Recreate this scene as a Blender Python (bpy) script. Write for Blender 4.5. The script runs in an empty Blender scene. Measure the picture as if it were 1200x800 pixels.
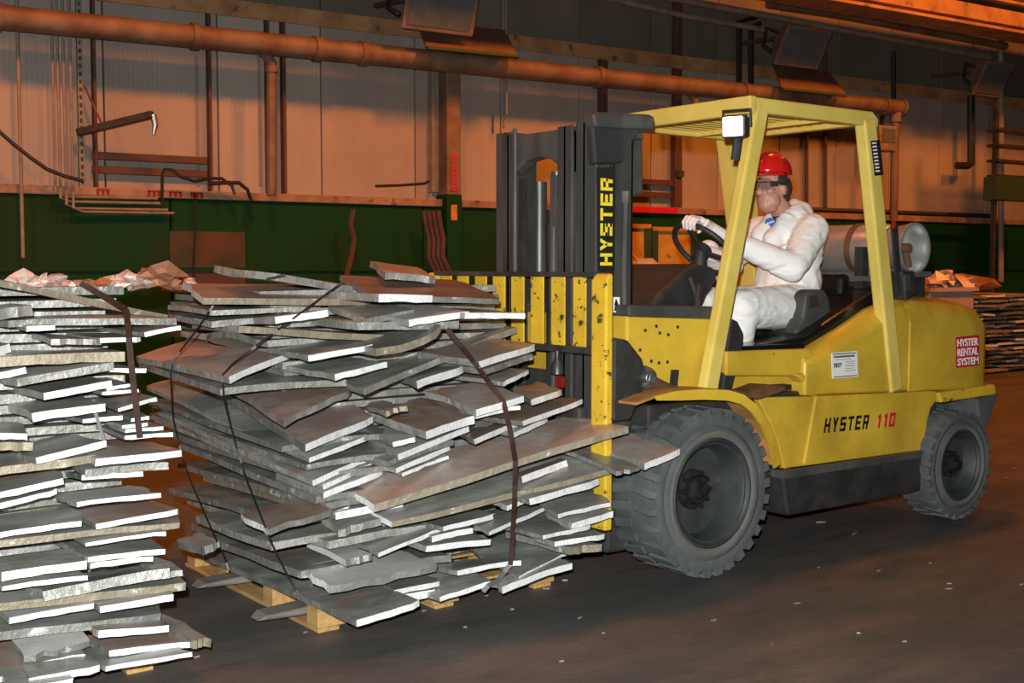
import bpy, bmesh, math, random
from mathutils import Vector, Matrix, noise
random.seed(7)
SC = bpy.context.scene
COL = SC.collection
# ------------------------------------------------------------------ camera
CAM_H, FPX = 1.5, 1410.0
PITCH, THETA = math.atan(87 / 1410.0), math.radians(52.8)
FWD = Vector((math.cos(THETA) * math.cos(PITCH), math.sin(THETA) * math.cos(PITCH), -math.sin(PITCH)))
RGT = Vector((math.sin(THETA), -math.cos(THETA), 0))
UPV = RGT.cross(FWD)
EYE = Vector((0, 0, CAM_H))
cd = bpy.data.cameras.new('camera'); cam = bpy.data.objects.new('camera', cd); COL.objects.link(cam)
cd.sensor_width = 36; cd.lens = 36 * FPX / 1200; cd.clip_end = 200
cam.matrix_world = Matrix((RGT, UPV, -FWD)).transposed().to_4x4(); cam.location = EYE
SC.camera = cam
# ------------------------------------------------------------------ world, light, exposure
w = bpy.data.worlds.new('world'); SC.world = w; w.use_nodes = True
w.node_tree.nodes['Background'].inputs[0].default_value = (0.60, 0.36, 0.20, 1)
w.node_tree.nodes['Background'].inputs[1].default_value = 0.026
SC.view_settings.view_transform = 'Standard'; SC.view_settings.look = 'None'
SC.view_settings.exposure = 0.0; SC.view_settings.gamma = 1.0
def lamp(name, kind, loc, energy, color, size=0.1, aim=None, spot=None):
    d = bpy.data.lights.new(name, kind); d.energy = energy; d.color = color
    if kind == 'AREA': d.shape = 'DISK'; d.size = size; d.spread = math.radians(146)
    else: d.shadow_soft_size = size
    if spot: d.spot_size = math.radians(spot[0]); d.spot_blend = spot[1]
    o = bpy.data.objects.new(name, d); COL.objects.link(o); o.location = loc
    if aim is not None:
        o.rotation_euler = (Vector(aim) - Vector(loc)).to_track_quat('-Z', 'Y').to_euler()
    return o
# the photographer's flash, just over the lens
fl = EYE + UPV * 0.16 - RGT * 0.06 - FWD * 0.05
lamp('flash', 'SPOT', fl, 1900, (0.97, 0.985, 0.945), 0.03, fl + FWD * 5, (100, 0.6))
# wall frame: wall runs along WD, WN points away from the camera; distance WDIST
AWL = math.radians(-4.2); WDIST = 12.4
WD = Vector((math.cos(AWL), math.sin(AWL), 0)); WN = Vector((-math.sin(AWL), math.cos(AWL), 0))
def W(u, v, z): return WD * u + WN * (WDIST - v) + Vector((0, 0, z))
SOD = (1.0, 0.25, 0.025)
# sodium high-bay lamps hanging over the aisle, above the frame
for u in (-2.5, 2.5, 7.5, 12.5, 17.5):
    lamp('sodium_light', 'AREA', W(u, 5.6, 7.5), 265, SOD, 0.9, W(u, 0.6, 0))
# ------------------------------------------------------------------ helpers
def ray(px, py): return FWD * FPX + RGT * (px - 600) - UPV * (py - 400)
def AY(px, py, Y): r = ray(px, py); return EYE + r * (Y / r.y)
def AX(px, py, X): r = ray(px, py); return EYE + r * (X / r.x)
def AZ(px, py, Z): r = ray(px, py); return EYE + r * ((Z - CAM_H) / r.z)
def AWp(px, py, v=0.0):
    r = ray(px, py); p = EYE + r * ((WDIST - v) / r.dot(WN)); return p.dot(WD), p.z
def XZ(px, py, Y): p = AY(px, py, Y); return (p.x, p.z)

def tag(o, label=None, cat=None, group=None, kind=None):
    if label: o['label'] = label
    if cat: o['category'] = cat
    if group: o['group'] = group
    if kind or cat: o['kind'] = kind or 'thing'
    return o
def empty(name, loc, label=None, cat=None, group=None, kind=None):
    o = bpy.data.objects.new(name, None); COL.objects.link(o); o.location = loc; o.empty_display_size = 0.1
    bpy.context.view_layer.update()
    return tag(o, label, cat, group, kind)

class MB:
    """collects shapes in world coordinates, then links them as one mesh object"""
    def __init__(s): s.bm = bmesh.new(); s.mi = 0
    def face(s, vs):
        try: f = s.bm.faces.new(vs); f.material_index = s.mi; return f
        except ValueError: return None
    def hexa(s, p):   # 8 points: bottom 4 ccw, top 4
        v = [s.bm.verts.new(q) for q in p]
        for a in ((3, 2, 1, 0), (4, 5, 6, 7), (0, 1, 5, 4), (1, 2, 6, 5), (2, 3, 7, 6), (3, 0, 4, 7)):
            s.face([v[i] for i in a])
        return s
    def box(s, x0, x1, y0, y1, z0, z1):
        return s.hexa([(x0, y0, z0), (x1, y0, z0), (x1, y1, z0), (x0, y1, z0), (x0, y0, z1), (x1, y0, z1), (x1, y1, z1), (x0, y1, z1)])
    def wbox(s, u0, u1, v0, v1, z0, z1):  # in the wall frame
        return s.hexa([W(u0, v1, z0), W(u1, v1, z0), W(u1, v0, z0), W(u0, v0, z0), W(u0, v1, z1), W(u1, v1, z1), W(u1, v0, z1), W(u0, v0, z1)])
    def prism(s, pts, y0, y1):  # XZ polygon pushed along Y
        a = [s.bm.verts.new((x, y0, z)) for x, z in pts]; b = [s.bm.verts.new((x, y1, z)) for x, z in pts]
        s.face(a); s.face(b[::-1]); n = len(pts)
        for i in range(n): s.face([a[i], b[i], b[(i + 1) % n], a[(i + 1) % n]])
        return s
    def beam(s, p0, p1, a, b, side=(0, 1, 0)):  # rectangular bar, a along side, b across
        p0, p1 = Vector(p0), Vector(p1); d = (p1 - p0).normalized(); sd = Vector(side)
        sd = (sd - d * sd.dot(d)).normalized(); o = d.cross(sd)
        q = [(-a, -b), (a, -b), (a, b), (-a, b)]
        return s.hexa([p0 + sd * i / 2 + o * j / 2 for i, j in q] + [p1 + sd * i / 2 + o * j / 2 for i, j in q])
    def tube(s, pts, r, n=8, cap=True):
        pts = [Vector(p) for p in pts]; rs = r if isinstance(r, (list, tuple)) else [r] * len(pts)
        rings = []; ref = None
        for i, p in enumerate(pts):
            t = (pts[min(i + 1, len(pts) - 1)] - pts[max(i - 1, 0)]).normalized()
            if ref is None: ref = Vector((0, 0, 1)) if abs(t.z) < 0.9 else Vector((1, 0, 0))
            x = (ref - t * ref.dot(t)).normalized(); y = t.cross(x); ref = x
            rings.append([s.bm.verts.new(p + (x * math.cos(k * 2 * math.pi / n) + y * math.sin(k * 2 * math.pi / n)) * rs[i]) for k in range(n)])
        for a, b in zip(rings, rings[1:]):
            for k in range(n): s.face([a[k], a[(k + 1) % n], b[(k + 1) % n], b[k]])
        if cap: s.face(rings[0][::-1]); s.face(rings[-1])
        return s
    def lathe(s, prof, c, axis, n=32, closed=False):  # prof: (r, t) t along axis
        c, ax = Vector(c), Vector(axis).normalized()
        x = ax.orthogonal().normalized(); y = ax.cross(x); rings = []
        for r, t in prof:
            if r < 1e-5: rings.append([s.bm.verts.new(c + ax * t)])
            else: rings.append([s.bm.verts.new(c + ax * t + (x * math.cos(k * 2 * math.pi / n) + y * math.sin(k * 2 * math.pi / n)) * r) for k in range(n)])
        pr = list(zip(rings, rings[1:])) + ([(rings[-1], rings[0])] if closed else [])
        for a, b in pr:
            for k in range(n):
                if len(a) == 1 and len(b) == 1: continue
                if len(a) == 1: s.face([a[0], b[(k + 1) % n], b[k]])
                elif len(b) == 1: s.face([a[k], a[(k + 1) % n], b[0]])
                else: s.face([a[k], a[(k + 1) % n], b[(k + 1) % n], b[k]])
        return s
    def ell(s, c, r, rot=None, nu=16, nv=10):
        m = Matrix.Translation(c) @ (rot.to_4x4() if rot else Matrix.Identity(4)) @ Matrix.Diagonal((*r, 1))
        bmesh.ops.create_uvsphere(s.bm, u_segments=nu, v_segments=nv, radius=1, matrix=m)
        return s
    def cap(s, p0, p1, r0, r1, n=14):   # rounded tapered limb, closed
        p0, p1 = Vector(p0), Vector(p1); L = (p1 - p0).length
        if L < 1e-4: return s.ell(p0, (r0,) * 3)
        pr = [(0, -r0)] + [(r0 * math.sin(a), -r0 * math.cos(a)) for a in (0.4, 0.8, 1.2)] + [(r0, 0), (r1, L)]
        pr += [(r1 * math.cos(a), L + r1 * math.sin(a)) for a in (0.4, 0.8, 1.2)] + [(0, L + r1)]
        return s.lathe(pr, p0, p1 - p0, n)
    def strip(s, rows):  # grid of points
        vs = [[s.bm.verts.new(p) for p in r] for r in rows]
        for a, b in zip(vs, vs[1:]):
            for k in range(len(a) - 1): s.face([a[k], a[k + 1], b[k + 1], b[k]])
        return s
    def build(s, name, mats, parent=None, origin=None, bevel=0, smooth=None, kind=None, label=None, cat=None, group=None, solid=0, seg=2):
        bm = s.bm
        bmesh.ops.recalc_face_normals(bm, faces=bm.faces[:])
        if origin is None:
            if parent is not None: origin = parent.matrix_world.translation
            else:
                xs = [v.co for v in bm.verts]
                origin = Vector((sum(c.x for c in xs) / len(xs), sum(c.y for c in xs) / len(xs), min(c.z for c in xs)))
        origin = Vector(origin)
        me = bpy.data.meshes.new(name); bmesh.ops.translate(bm, verts=bm.verts[:], vec=-origin); bm.to_mesh(me); bm.free()
        if not isinstance(mats, (list, tuple)): mats = [mats]
        for m in mats: me.materials.append(m)
        o = bpy.data.objects.new(name, me); COL.objects.link(o)
        if parent is not None:
            o.parent = parent; o.matrix_parent_inverse = Matrix.Identity(4); o.location = origin - parent.matrix_world.translation
        else: o.location = origin
        o.matrix_world.translation = origin
        if solid:
            m = o.modifiers.new('solid', 'SOLIDIFY'); m.thickness = solid; m.offset = 0
        if bevel:
            m = o.modifiers.new('bevel', 'BEVEL'); m.width = bevel; m.segments = seg; m.limit_method = 'ANGLE'; m.angle_limit = math.radians(35)
            m.harden_normals = False
        if smooth:
            for p in me.polygons: p.use_smooth = True
            if smooth is not True: me.set_sharp_from_angle(angle=math.radians(smooth))
        return tag(o, label, cat, group, kind)

# ------------------------------------------------------------------ materials
def mat(name, c1, c2=None, scale=4, rough=0.6, metal=0.0, bump=0.0, bscale=None, stops=(0.4, 0.65), stretch=(1, 1, 1),
        spots=None, spot_at=(0.66, 0.7), spot_scale=22, detail=6, rough2=None, rand=0.0, spec=0.5, emit=None, coords='Object', coat=0):
    m = bpy.data.materials.new(name); m.use_nodes = True; nt = m.node_tree; N = nt.nodes; L = nt.links
    b = N['Principled BSDF']; b.inputs['Roughness'].default_value = rough; b.inputs['Metallic'].default_value = metal
    b.inputs['Specular IOR Level'].default_value = spec; b.inputs['Coat Weight'].default_value = coat
    b.inputs['Base Color'].default_value = (*c1, 1)
    if emit: b.inputs['Emission Color'].default_value = (*emit[0], 1); b.inputs['Emission Strength'].default_value = emit[1]
    tc = N.new('ShaderNodeTexCoord'); mp = N.new('ShaderNodeMapping'); mp.inputs['Scale'].default_value = stretch
    oi = N.new('ShaderNodeObjectInfo'); ad = N.new('ShaderNodeVectorMath'); ad.operation = 'MULTIPLY_ADD'
    cb = N.new('ShaderNodeCombineXYZ')
    for k in range(3): L.new(oi.outputs['Random'], cb.inputs[k])
    L.new(cb.outputs[0], ad.inputs[0]); ad.inputs[1].default_value = (17, 31, 23) if rand else (0, 0, 0)
    L.new(tc.outputs[coords], ad.inputs[2]); L.new(ad.outputs[0], mp.inputs[0])
    col = None
    def nz(sc, dt=detail, rg=0.6):
        n = N.new('ShaderNodeTexNoise'); n.inputs['Scale'].default_value = sc; n.inputs['Detail'].default_value = dt
        n.inputs['Roughness'].default_value = rg; L.new(mp.outputs[0], n.inputs['Vector']); return n
    if c2 is not None:
        n = nz(scale); r = N.new('ShaderNodeValToRGB'); r.color_ramp.elements[0].position = stops[0]; r.color_ramp.elements[1].position = stops[1]
        r.color_ramp.elements[0].color = (*c1, 1); r.color_ramp.elements[1].color = (*c2, 1)
        L.new(n.outputs['Fac'], r.inputs[0]); col = r.outputs[0]
        if rough2 is not None:
            mr = N.new('ShaderNodeMapRange'); mr.inputs[1].default_value = stops[0]; mr.inputs[2].default_value = stops[1]
            mr.inputs[3].default_value = rough; mr.inputs[4].default_value = rough2
            L.new(n.outputs['Fac'], mr.inputs[0]); L.new(mr.outputs[0], b.inputs['Roughness'])
    if spots is not None:
        n = nz(spot_scale, 3); r = N.new('ShaderNodeValToRGB'); r.color_ramp.elements[0].position = spot_at[0]; r.color_ramp.elements[1].position = spot_at[1]
        r.color_ramp.elements[0].color = (0, 0, 0, 1); r.color_ramp.elements[1].color = (1, 1, 1, 1); L.new(n.outputs['Fac'], r.inputs[0])
        mx = N.new('ShaderNodeMix'); mx.data_type = 'RGBA'; L.new(r.outputs[0], mx.inputs[0])
        if col: L.new(col, mx.inputs[6])
        else: mx.inputs[6].default_value = (*c1, 1)
        mx.inputs[7].default_value = (*spots, 1); col = mx.outputs[2]
    if rand:
        if col is None:
            rg = N.new('ShaderNodeRGB'); rg.outputs[0].default_value = (*c1, 1); col = rg.outputs[0]
        hs = N.new('ShaderNodeHueSaturation'); mr = N.new('ShaderNodeMapRange'); mr.inputs[3].default_value = 1 - rand; mr.inputs[4].default_value = 1 + rand
        L.new(oi.outputs['Random'], mr.inputs[0]); L.new(mr.outputs[0], hs.inputs['Value']); L.new(col, hs.inputs['Color']); col = hs.outputs[0]
    if col: L.new(col, b.inputs['Base Color'])
    if bump:
        n = nz(bscale or scale * 3, 5); bp = N.new('ShaderNodeBump'); bp.inputs['Strength'].default_value = bump; bp.inputs['Distance'].default_value = 0.02
        L.new(n.outputs['Fac'], bp.inputs['Height']); L.new(bp.outputs[0], b.inputs['Normal'])
    return m
Mt = {}
Mt['yellow'] = mat('yellow_paint', (0.65, 0.43, 0.04), (0.46, 0.285, 0.028), 2.6, 0.38, 0, 0.03, 60, spots=(0.10, 0.07, 0.03), spot_at=(0.74, 0.78), spot_scale=16)
Mt['yellow_worn'] = mat('worn_yellow_paint', (0.70, 0.47, 0.03), (0.56, 0.35, 0.025), 5, 0.5, 0, 0.05, 60, spots=(0.05, 0.04, 0.025), spot_at=(0.60, 0.66), spot_scale=26)
Mt['guard'] = mat('pale_yellow_paint', (0.70, 0.54, 0.13), (0.60, 0.45, 0.09), 4, 0.4, 0, 0.03, 60, spots=(0.13, 0.09, 0.03), spot_at=(0.73, 0.77), spot_scale=18)
Mt['black'] = mat('black_steel', (0.022, 0.022, 0.022), (0.045, 0.043, 0.04), 6, 0.5, 0.1, 0.1, 30)
Mt['mast'] = mat('mast_steel', (0.045, 0.047, 0.046), (0.10, 0.10, 0.095), 5, 0.42, 0.45, 0.08, 30, stretch=(1, 1, 0.25))
Mt['mast_lt'] = mat('greasy_mast_steel', (0.09, 0.092, 0.09), (0.16, 0.16, 0.15), 6, 0.4, 0.5, 0.08, 30, stretch=(1, 1, 0.25))
Mt['dark'] = mat('dark_plastic', (0.018, 0.018, 0.018), (0.03, 0.03, 0.03), 8, 0.55, 0, 0.05, 60)
Mt['gloss'] = mat('black_vinyl', (0.008, 0.008, 0.008), None, rough=0.18)
Mt['greyp'] = mat('grey_plastic', (0.055, 0.056, 0.055), (0.035, 0.035, 0.035), 9, 0.6)
Mt['rubber'] = mat('dusty_rubber', (0.060, 0.068, 0.069), (0.100, 0.108, 0.106), 5, 0.85, 0, 0.2, 25, detail=8)
Mt['bead'] = mat('dusty_bead', (0.125, 0.115, 0.105), (0.085, 0.085, 0.082), 9, 0.8)
Mt['rim'] = mat('dirty_rim', (0.028, 0.034, 0.036), (0.050, 0.055, 0.055), 7, 0.6, 0.2, spots=(0.12, 0.06, 0.04), spot_at=(0.66, 0.75), spot_scale=9)
Mt['hub'] = mat('hub_steel', (0.012, 0.013, 0.014), (0.03, 0.03, 0.03), 20, 0.45, 0.3)
Mt['tank'] = mat('aluminium_tank', (0.62, 0.62, 0.60), (0.50, 0.50, 0.49), 5, 0.34, 0.75, 0.04, 40)
Mt['steel'] = mat('bare_steel', (0.28, 0.28, 0.28), (0.18, 0.17, 0.16), 12, 0.4, 0.8)
Mt['rust'] = mat('rusted_steel', (0.17, 0.075, 0.035), (0.08, 0.04, 0.022), 8, 0.75, 0.2, 0.2, 30)
Mt['orangemetal'] = mat('orange_worn_paint', (0.50, 0.22, 0.06), (0.30, 0.15, 0.05), 7, 0.6)
Mt['red'] = mat('red_plastic', (0.55, 0.012, 0.012), None, rough=0.22)
Mt['redp'] = mat('red_print', (0.55, 0.012, 0.03), None, rough=0.4)
Mt['white'] = mat('white_print', (0.80, 0.80, 0.80), None, rough=0.5)
Mt['blackp'] = mat('black_print', (0.012, 0.012, 0.012), None, rough=0.5)
Mt['yellowp'] = mat('yellow_print', (0.80, 0.62, 0.03), None, rough=0.5)
Mt['blue'] = mat('blue_print', (0.02, 0.13, 0.55), None, rough=0.5)
Mt['lens'] = mat('lit_lens', (0.9, 0.9, 0.85), None, rough=0.2, emit=((1, 0.95, 0.85), 6))
Mt['suit'] = mat('white_coverall', (0.80, 0.79, 0.78), (0.86, 0.85, 0.84), 4, 0.7, 0, 0.75, 3.2, stretch=(1.6, 1.6, 4.2), detail=4)
Mt['glove'] = mat('white_glove', (0.75, 0.68, 0.64), None, rough=0.8)
Mt['skin'] = mat('skin', (0.50, 0.25, 0.18), (0.42, 0.19, 0.135), 20, 0.5)
Mt['shirt'] = mat('dark_shirt', (0.03, 0.03, 0.045), None, rough=0.8)
Mt['hair'] = mat('dark_hair', (0.025, 0.017, 0.012), (0.05, 0.035, 0.025), 60, 0.7, 0, 0.5, 120)
Mt['gls'] = mat('lens_glass', (0.22, 0.13, 0.10), None, rough=0.1, spec=0.8)
Mt['wood'] = mat('pallet_wood', (0.46, 0.28, 0.10), (0.33, 0.19, 0.07), 6, 0.75, 0, 0.2, 30, stretch=(6, 1, 6))
# aluminium slabs: dull cast faces, bright sheared edges
Mt['tg'] = mat('slab_face_grey', (0.195, 0.208, 0.192), (0.40, 0.405, 0.385), 3.5, 0.36, 0.25, 0.15, 18, rand=0.25, stretch=(1, 1.6, 1), spots=(0.33, 0.20, 0.15), spot_at=(0.55, 0.75), spot_scale=3.2)
Mt['tr'] = mat('slab_face_rusty', (0.35, 0.26, 0.225), (0.47, 0.425, 0.395), 3.5, 0.36, 0.22, 0.15, 18, rand=0.2, spots=(0.40, 0.21, 0.14), spot_at=(0.52, 0.75), spot_scale=6)
Mt['tl'] = mat('slab_face_pale', (0.46, 0.48, 0.48), (0.58, 0.55, 0.53), 5, 0.38, 0.3, 0.15, 18, rand=0.15)
Mt['tb'] = mat('slab_face_brown', (0.25, 0.185, 0.145), (0.31, 0.26, 0.225), 4, 0.42, 0.2, 0.15, 18, rand=0.2, spots=(0.24, 0.11, 0.07), spot_at=(0.5, 0.7), spot_scale=7)
Mt['eB'] = mat('slab_edge_bright', (0.78, 0.79, 0.80), (0.52, 0.54, 0.56), 24, 0.5, 0.15, 0.35, 70, rand=0.1, stops=(0.5, 0.75))
Mt['eD'] = mat('slab_edge_dull', (0.22, 0.222, 0.20), (0.37, 0.37, 0.35), 12, 0.5, 0.4, 0.4, 40, rand=0.25, spots=(0.75, 0.76, 0.77), spot_at=(0.62, 0.74), spot_scale=14)
Mt['eT'] = mat('slab_edge_tan', (0.23, 0.195, 0.135), (0.31, 0.27, 0.205), 12, 0.55, 0.3, 0.4, 40, rand=0.12, spots=(0.75, 0.74, 0.72), spot_at=(0.64, 0.74), spot_scale=14)
Mt['darkred'] = mat('dark_red_plastic', (0.22, 0.01, 0.01), None, rough=0.4)
Mt['fork'] = mat('worn_fork_steel', (0.26, 0.235, 0.22), (0.17, 0.155, 0.145), 7, 0.42, 0.3, 0.1, 30, stretch=(0.4, 1, 1))
Mt['strap'] = mat('strap_steel', (0.036, 0.016, 0.011), (0.022, 0.011, 0.008), 20, 0.7, 0.0, spec=0.2)
Mt['wire'] = mat('dark_wire', (0.012, 0.011, 0.012), None, rough=0.5)
# the building
def wall_mat():
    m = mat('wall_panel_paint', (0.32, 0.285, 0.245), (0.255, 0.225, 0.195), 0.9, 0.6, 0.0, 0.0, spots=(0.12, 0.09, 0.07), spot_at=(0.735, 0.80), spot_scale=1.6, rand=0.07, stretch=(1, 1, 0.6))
    nt = m.node_tree; N = nt.nodes; L = nt.links
    tc = N.new('ShaderNodeTexCoord'); wv = N.new('ShaderNodeTexWave'); wv.bands_direction = 'X'; wv.inputs['Scale'].default_value = 6.5
    bp = N.new('ShaderNodeBump'); bp.inputs['Strength'].default_value = 0.12; bp.inputs['Distance'].default_value = 0.01
    L.new(tc.outputs['Object'], wv.inputs['Vector']); L.new(wv.outputs['Fac'], bp.inputs['Height']); L.new(bp.outputs[0], N['Principled BSDF'].inputs['Normal'])
    return m
Mt['wall'] = wall_mat()
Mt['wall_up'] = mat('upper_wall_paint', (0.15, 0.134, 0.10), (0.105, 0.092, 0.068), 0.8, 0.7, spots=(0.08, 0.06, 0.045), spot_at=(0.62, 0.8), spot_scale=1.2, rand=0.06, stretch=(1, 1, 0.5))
Mt['green'] = mat('green_wall_paint', (0.004, 0.046, 0.013), (0.010, 0.034, 0.007), 0.8, 0.65, 0, 0.1, 12, spec=0.12, spots=(0.016, 0.03, 0.016), spot_at=(0.6, 0.75), spot_scale=2.3)
Mt['greenrust'] = mat('rust_stained_patch', (0.075, 0.032, 0.014), (0.018, 0.032, 0.016), 2.2, 0.7)
Mt['sill'] = mat('stained_sill', (0.30, 0.20, 0.15), (0.18, 0.11, 0.07), 4, 0.7, spots=(0.05, 0.03, 0.02), spot_at=(0.6, 0.7), spot_scale=5)
Mt['post'] = mat('brown_primer', (0.085, 0.038, 0.024), (0.055, 0.026, 0.017), 4, 0.7)
Mt['pipe'] = mat('painted_pipe', (0.185, 0.125, 0.08), (0.115, 0.062, 0.034), 3, 0.6, spots=(0.12, 0.06, 0.03), spot_at=(0.66, 0.78), spot_scale=5)
Mt['conduit'] = mat('grey_conduit', (0.24, 0.21, 0.17), (0.17, 0.14, 0.11), 6, 0.55)
Mt['girder'] = mat('orange_girder', (0.42, 0.23, 0.10), (0.26, 0.13, 0.06), 3, 0.6, spots=(0.07, 0.04, 0.03), spot_at=(0.62, 0.72), spot_scale=6)
Mt['shade'] = mat('brown_sheet', (0.16, 0.085, 0.045), (0.09, 0.06, 0.035), 2, 0.7)
Mt['housing'] = mat('lamp_housing', (0.20, 0.13, 0.09), (0.12, 0.08, 0.06), 5, 0.6)
Mt['floor'] = mat('worn_floor', (0.050, 0.052, 0.050), (0.100, 0.083, 0.074), 1.7, 0.66, 0, 0.18, 30, rough2=0.52, detail=14, spots=(0.040, 0.040, 0.042), spot_at=(0.54, 0.8), spot_scale=5, stretch=(0.6, 1.6, 1))
Mt['crate'] = mat('orange_crate', (0.50, 0.30, 0.05), (0.36, 0.20, 0.04), 3, 0.6, spots=(0.10, 0.06, 0.03), spot_at=(0.6, 0.7), spot_scale=7)
Mt['bin'] = mat('pale_bin', (0.48, 0.38, 0.34), (0.38, 0.29, 0.25), 4, 0.7)
Mt['scrap'] = mat('scrap_foil', (0.48, 0.36, 0.31), (0.58, 0.48, 0.44), 7, 0.5, 0.4, 0.4, 20, rand=0.25)
Mt['scrapr'] = mat('rusty_scrap', (0.36, 0.15, 0.07), (0.24, 0.10, 0.05), 7, 0.6, 0.2, 0.4, 20, rand=0.25)
Mt['bluebox'] = mat('blue_grey_box', (0.10, 0.12, 0.13), (0.07, 0.09, 0.10), 6, 0.5)
Mt['dgreen'] = mat('dark_green_steel', (0.02, 0.05, 0.025), (0.03, 0.06, 0.03), 3, 0.5)
# ------------------------------------------------------------------ the building
MB().box(-8, 30, -6, 26, -0.06, 0).build('floor', Mt['floor'], kind='structure')
wall = MB().wbox(-6, 24, -0.25, 0.0, 0, 9.5).build('wall_back', Mt['black'], kind='structure')
Z_G = AWp(690, 61, 0.12)[1]          # girder height
k = 0; u = -5.0
while u < 23.5:                     # cladding panels with recessed joints
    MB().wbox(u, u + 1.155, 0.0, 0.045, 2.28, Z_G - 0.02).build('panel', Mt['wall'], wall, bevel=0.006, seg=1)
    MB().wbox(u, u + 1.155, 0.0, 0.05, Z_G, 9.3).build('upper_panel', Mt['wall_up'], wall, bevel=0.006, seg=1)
    u += 1.17
# green painted dado with joints
u = -5.0
while u < 23.5:
    MB().wbox(u, u + 2.92, 0.0, 0.16, 0.0, 2.2).build('dado_block', Mt['green'], wall, bevel=0.01, seg=1)
    u += 2.935
pu0, pz0 = AWp(200, 324, 0.17); pu1, pz1 = AWp(287, 272, 0.17)
MB().wbox(pu0, pu1, 0.16, 0.166, pz0 - 0.1, pz1).build('stained_patch', Mt['greenrust'], wall, label='rust brown stained patch of the green wall')
MB().wbox(-5, 23.5, 0.16, 0.19, 1.46, 1.50).build('trim_1', Mt['green'], kind='structure')
MB().wbox(-5, 23.5, 0.0, 0.20, 2.2, 2.285).build('trim_2', Mt['sill'], kind='structure', bevel=0.008)
for px in (120, 180, 205, 230):     # red marks along the sill
    u0, z0 = AWp(px - 7, 220, 0.2); u1, _ = AWp(px + 8, 220, 0.2)
    m = MB()
    for a, b, c, d in ((0, 1, 0.75, 1), (0, 0.22, 0, 1), (0.4, 0.62, 0, 0.8), (0.78, 1, 0, 0.9)):
        m.wbox(u0 + (u1 - u0) * a, u0 + (u1 - u0) * b, 0.2, 0.203, 2.21 + 0.06 * c, 2.21 + 0.06 * d)
    m.build('red_mark', Mt['darkred'], wall)
# girder, ledge angle along the wall
g = MB(); g.wbox(-5, 23.5, 0.045, 0.16, Z_G - 0.06, Z_G + 0.06); g.wbox(-5, 23.5, 0.16, 0.175, Z_G - 0.085, Z_G + 0.085)
g.build('trim_3', Mt['girder'], kind='structure')

r0 = AWp(728, 238, 0.21); r1 = AWp(794, 238, 0.21)
MB().wbox(r0[0], r1[0], 0.2, 0.225, 2.205, 2.28).build('red_strip', Mt['redp'], wall, label='red strip on the sill behind the mast')
def wall_item(name, mb, m, label, cat, **kw): return mb.build(name, m, label=label, cat=cat, **kw)
def vpost(name, px, y0, y1, wpx, v, dep, m, label, cat, group=None, parent=None):
    u0, za = AWp(px - wpx / 2, y0, v); u1, zb = AWp(px + wpx / 2, y1, v)
    ww = max(0.03, abs(u1 - u0)); uc = (u0 + u1) / 2
    return MB().wbox(uc - ww / 2, uc + ww / 2, v, v + dep, min(za, zb), max(za, zb)).build(name, m, parent, bevel=0.006, seg=1, label=label, cat=cat, group=group)
# steel frame left: posts and rails
frame = empty('wall_framework', W(AWp(108, 225, 0.1)[0], 0.1, 2.3), 'brown steel frame of two posts and two rails on the left wall', 'frame')
for px in (108, 242.5): vpost('post', px, -60, 224, 7, 0.05, 0.1, Mt['post'], None, None, parent=frame)
for y0 in (183, 199.5):
    a = AWp(108, y0 - 1, 0.1); b = AWp(242.5, y0 + 3, 0.1)
    MB().beam(W(a[0], 0.1, a[1]), W(b[0], 0.1, a[1] - 0.0), 0.05, 0.075, WN).build('rail', Mt['post'], frame, bevel=0.005, seg=1)
vpost('steel_post', 311, 5, 226, 5, 0.06, 0.1, Mt['post'], 'brown steel post just left of the tan drain pipe', 'post', 'wall posts')
vpost('steel_post', 329.5, 8, 227, 6, 0.06, 0.1, Mt['post'], 'brown steel post just right of the tan drain pipe', 'post', 'wall posts')
vpost('steel_post', 703, 55, 250, 6, 0.06, 0.1, Mt['post'], 'brown steel post behind the forklift mast top', 'post', 'wall posts')
vpost('steel_post', 790, -40, 245, 5, 0.06, 0.1, Mt['post'], 'tall brown steel post between mast and overhead guard', 'post', 'wall posts')
rl = empty('wall_rail_pair', W(AWp(765, 215, 0.1)[0], 0.1, 2.4), 'pair of brown horizontal rails between mast and steel post', 'rail')
for y0 in (211, 226):
    a = AWp(715, y0, 0.1); b = AWp(790, y0, 0.1)
    MB().beam(W(a[0], 0.1, a[1]), W(b[0], 0.1, a[1]), 0.05, 0.07, WN).build('rail', Mt['post'], rl)
# tan column with its red vertical sign
col = empty('wall_column', W(AWp(532, 300, 0.1)[0], 0.1, 0), 'tan painted steel column bearing a red vertical notice', 'column')
cu0, _ = AWp(524, 150, 0.3); cu1, _ = AWp(540, 150, 0.3)
cz = AWp(532, 228, 0.3)[1]
MB().wbox(cu0, cu1, 0.05, 0.3, cz, 9).build('shaft', Mt['pipe'], col, bevel=0.01)
MB().wbox(cu0 - 0.01, cu1 + 0.01, 0.05, 0.31, 0, cz).build('painted_base', Mt['green'], col, bevel=0.01)
s0, sz0 = AWp(528.5, 224, 0.3); s1, sz1 = AWp(535.5, 190, 0.3)
sg = MB().wbox(s0, s1, 0.30, 0.306, sz0, sz1).build('notice', Mt['pipe'], col)
m = MB(); m.wbox(s0, s0 + 0.012, 0.306, 0.309, sz0, sz1); m.wbox(s1 - 0.012, s1, 0.306, 0.309, sz0, sz1); m.wbox(s0, s1, 0.306, 0.309, sz0, sz0 + 0.015); m.wbox(s0, s1, 0.306, 0.309, sz1 - 0.015, sz1)
n = 7
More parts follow.
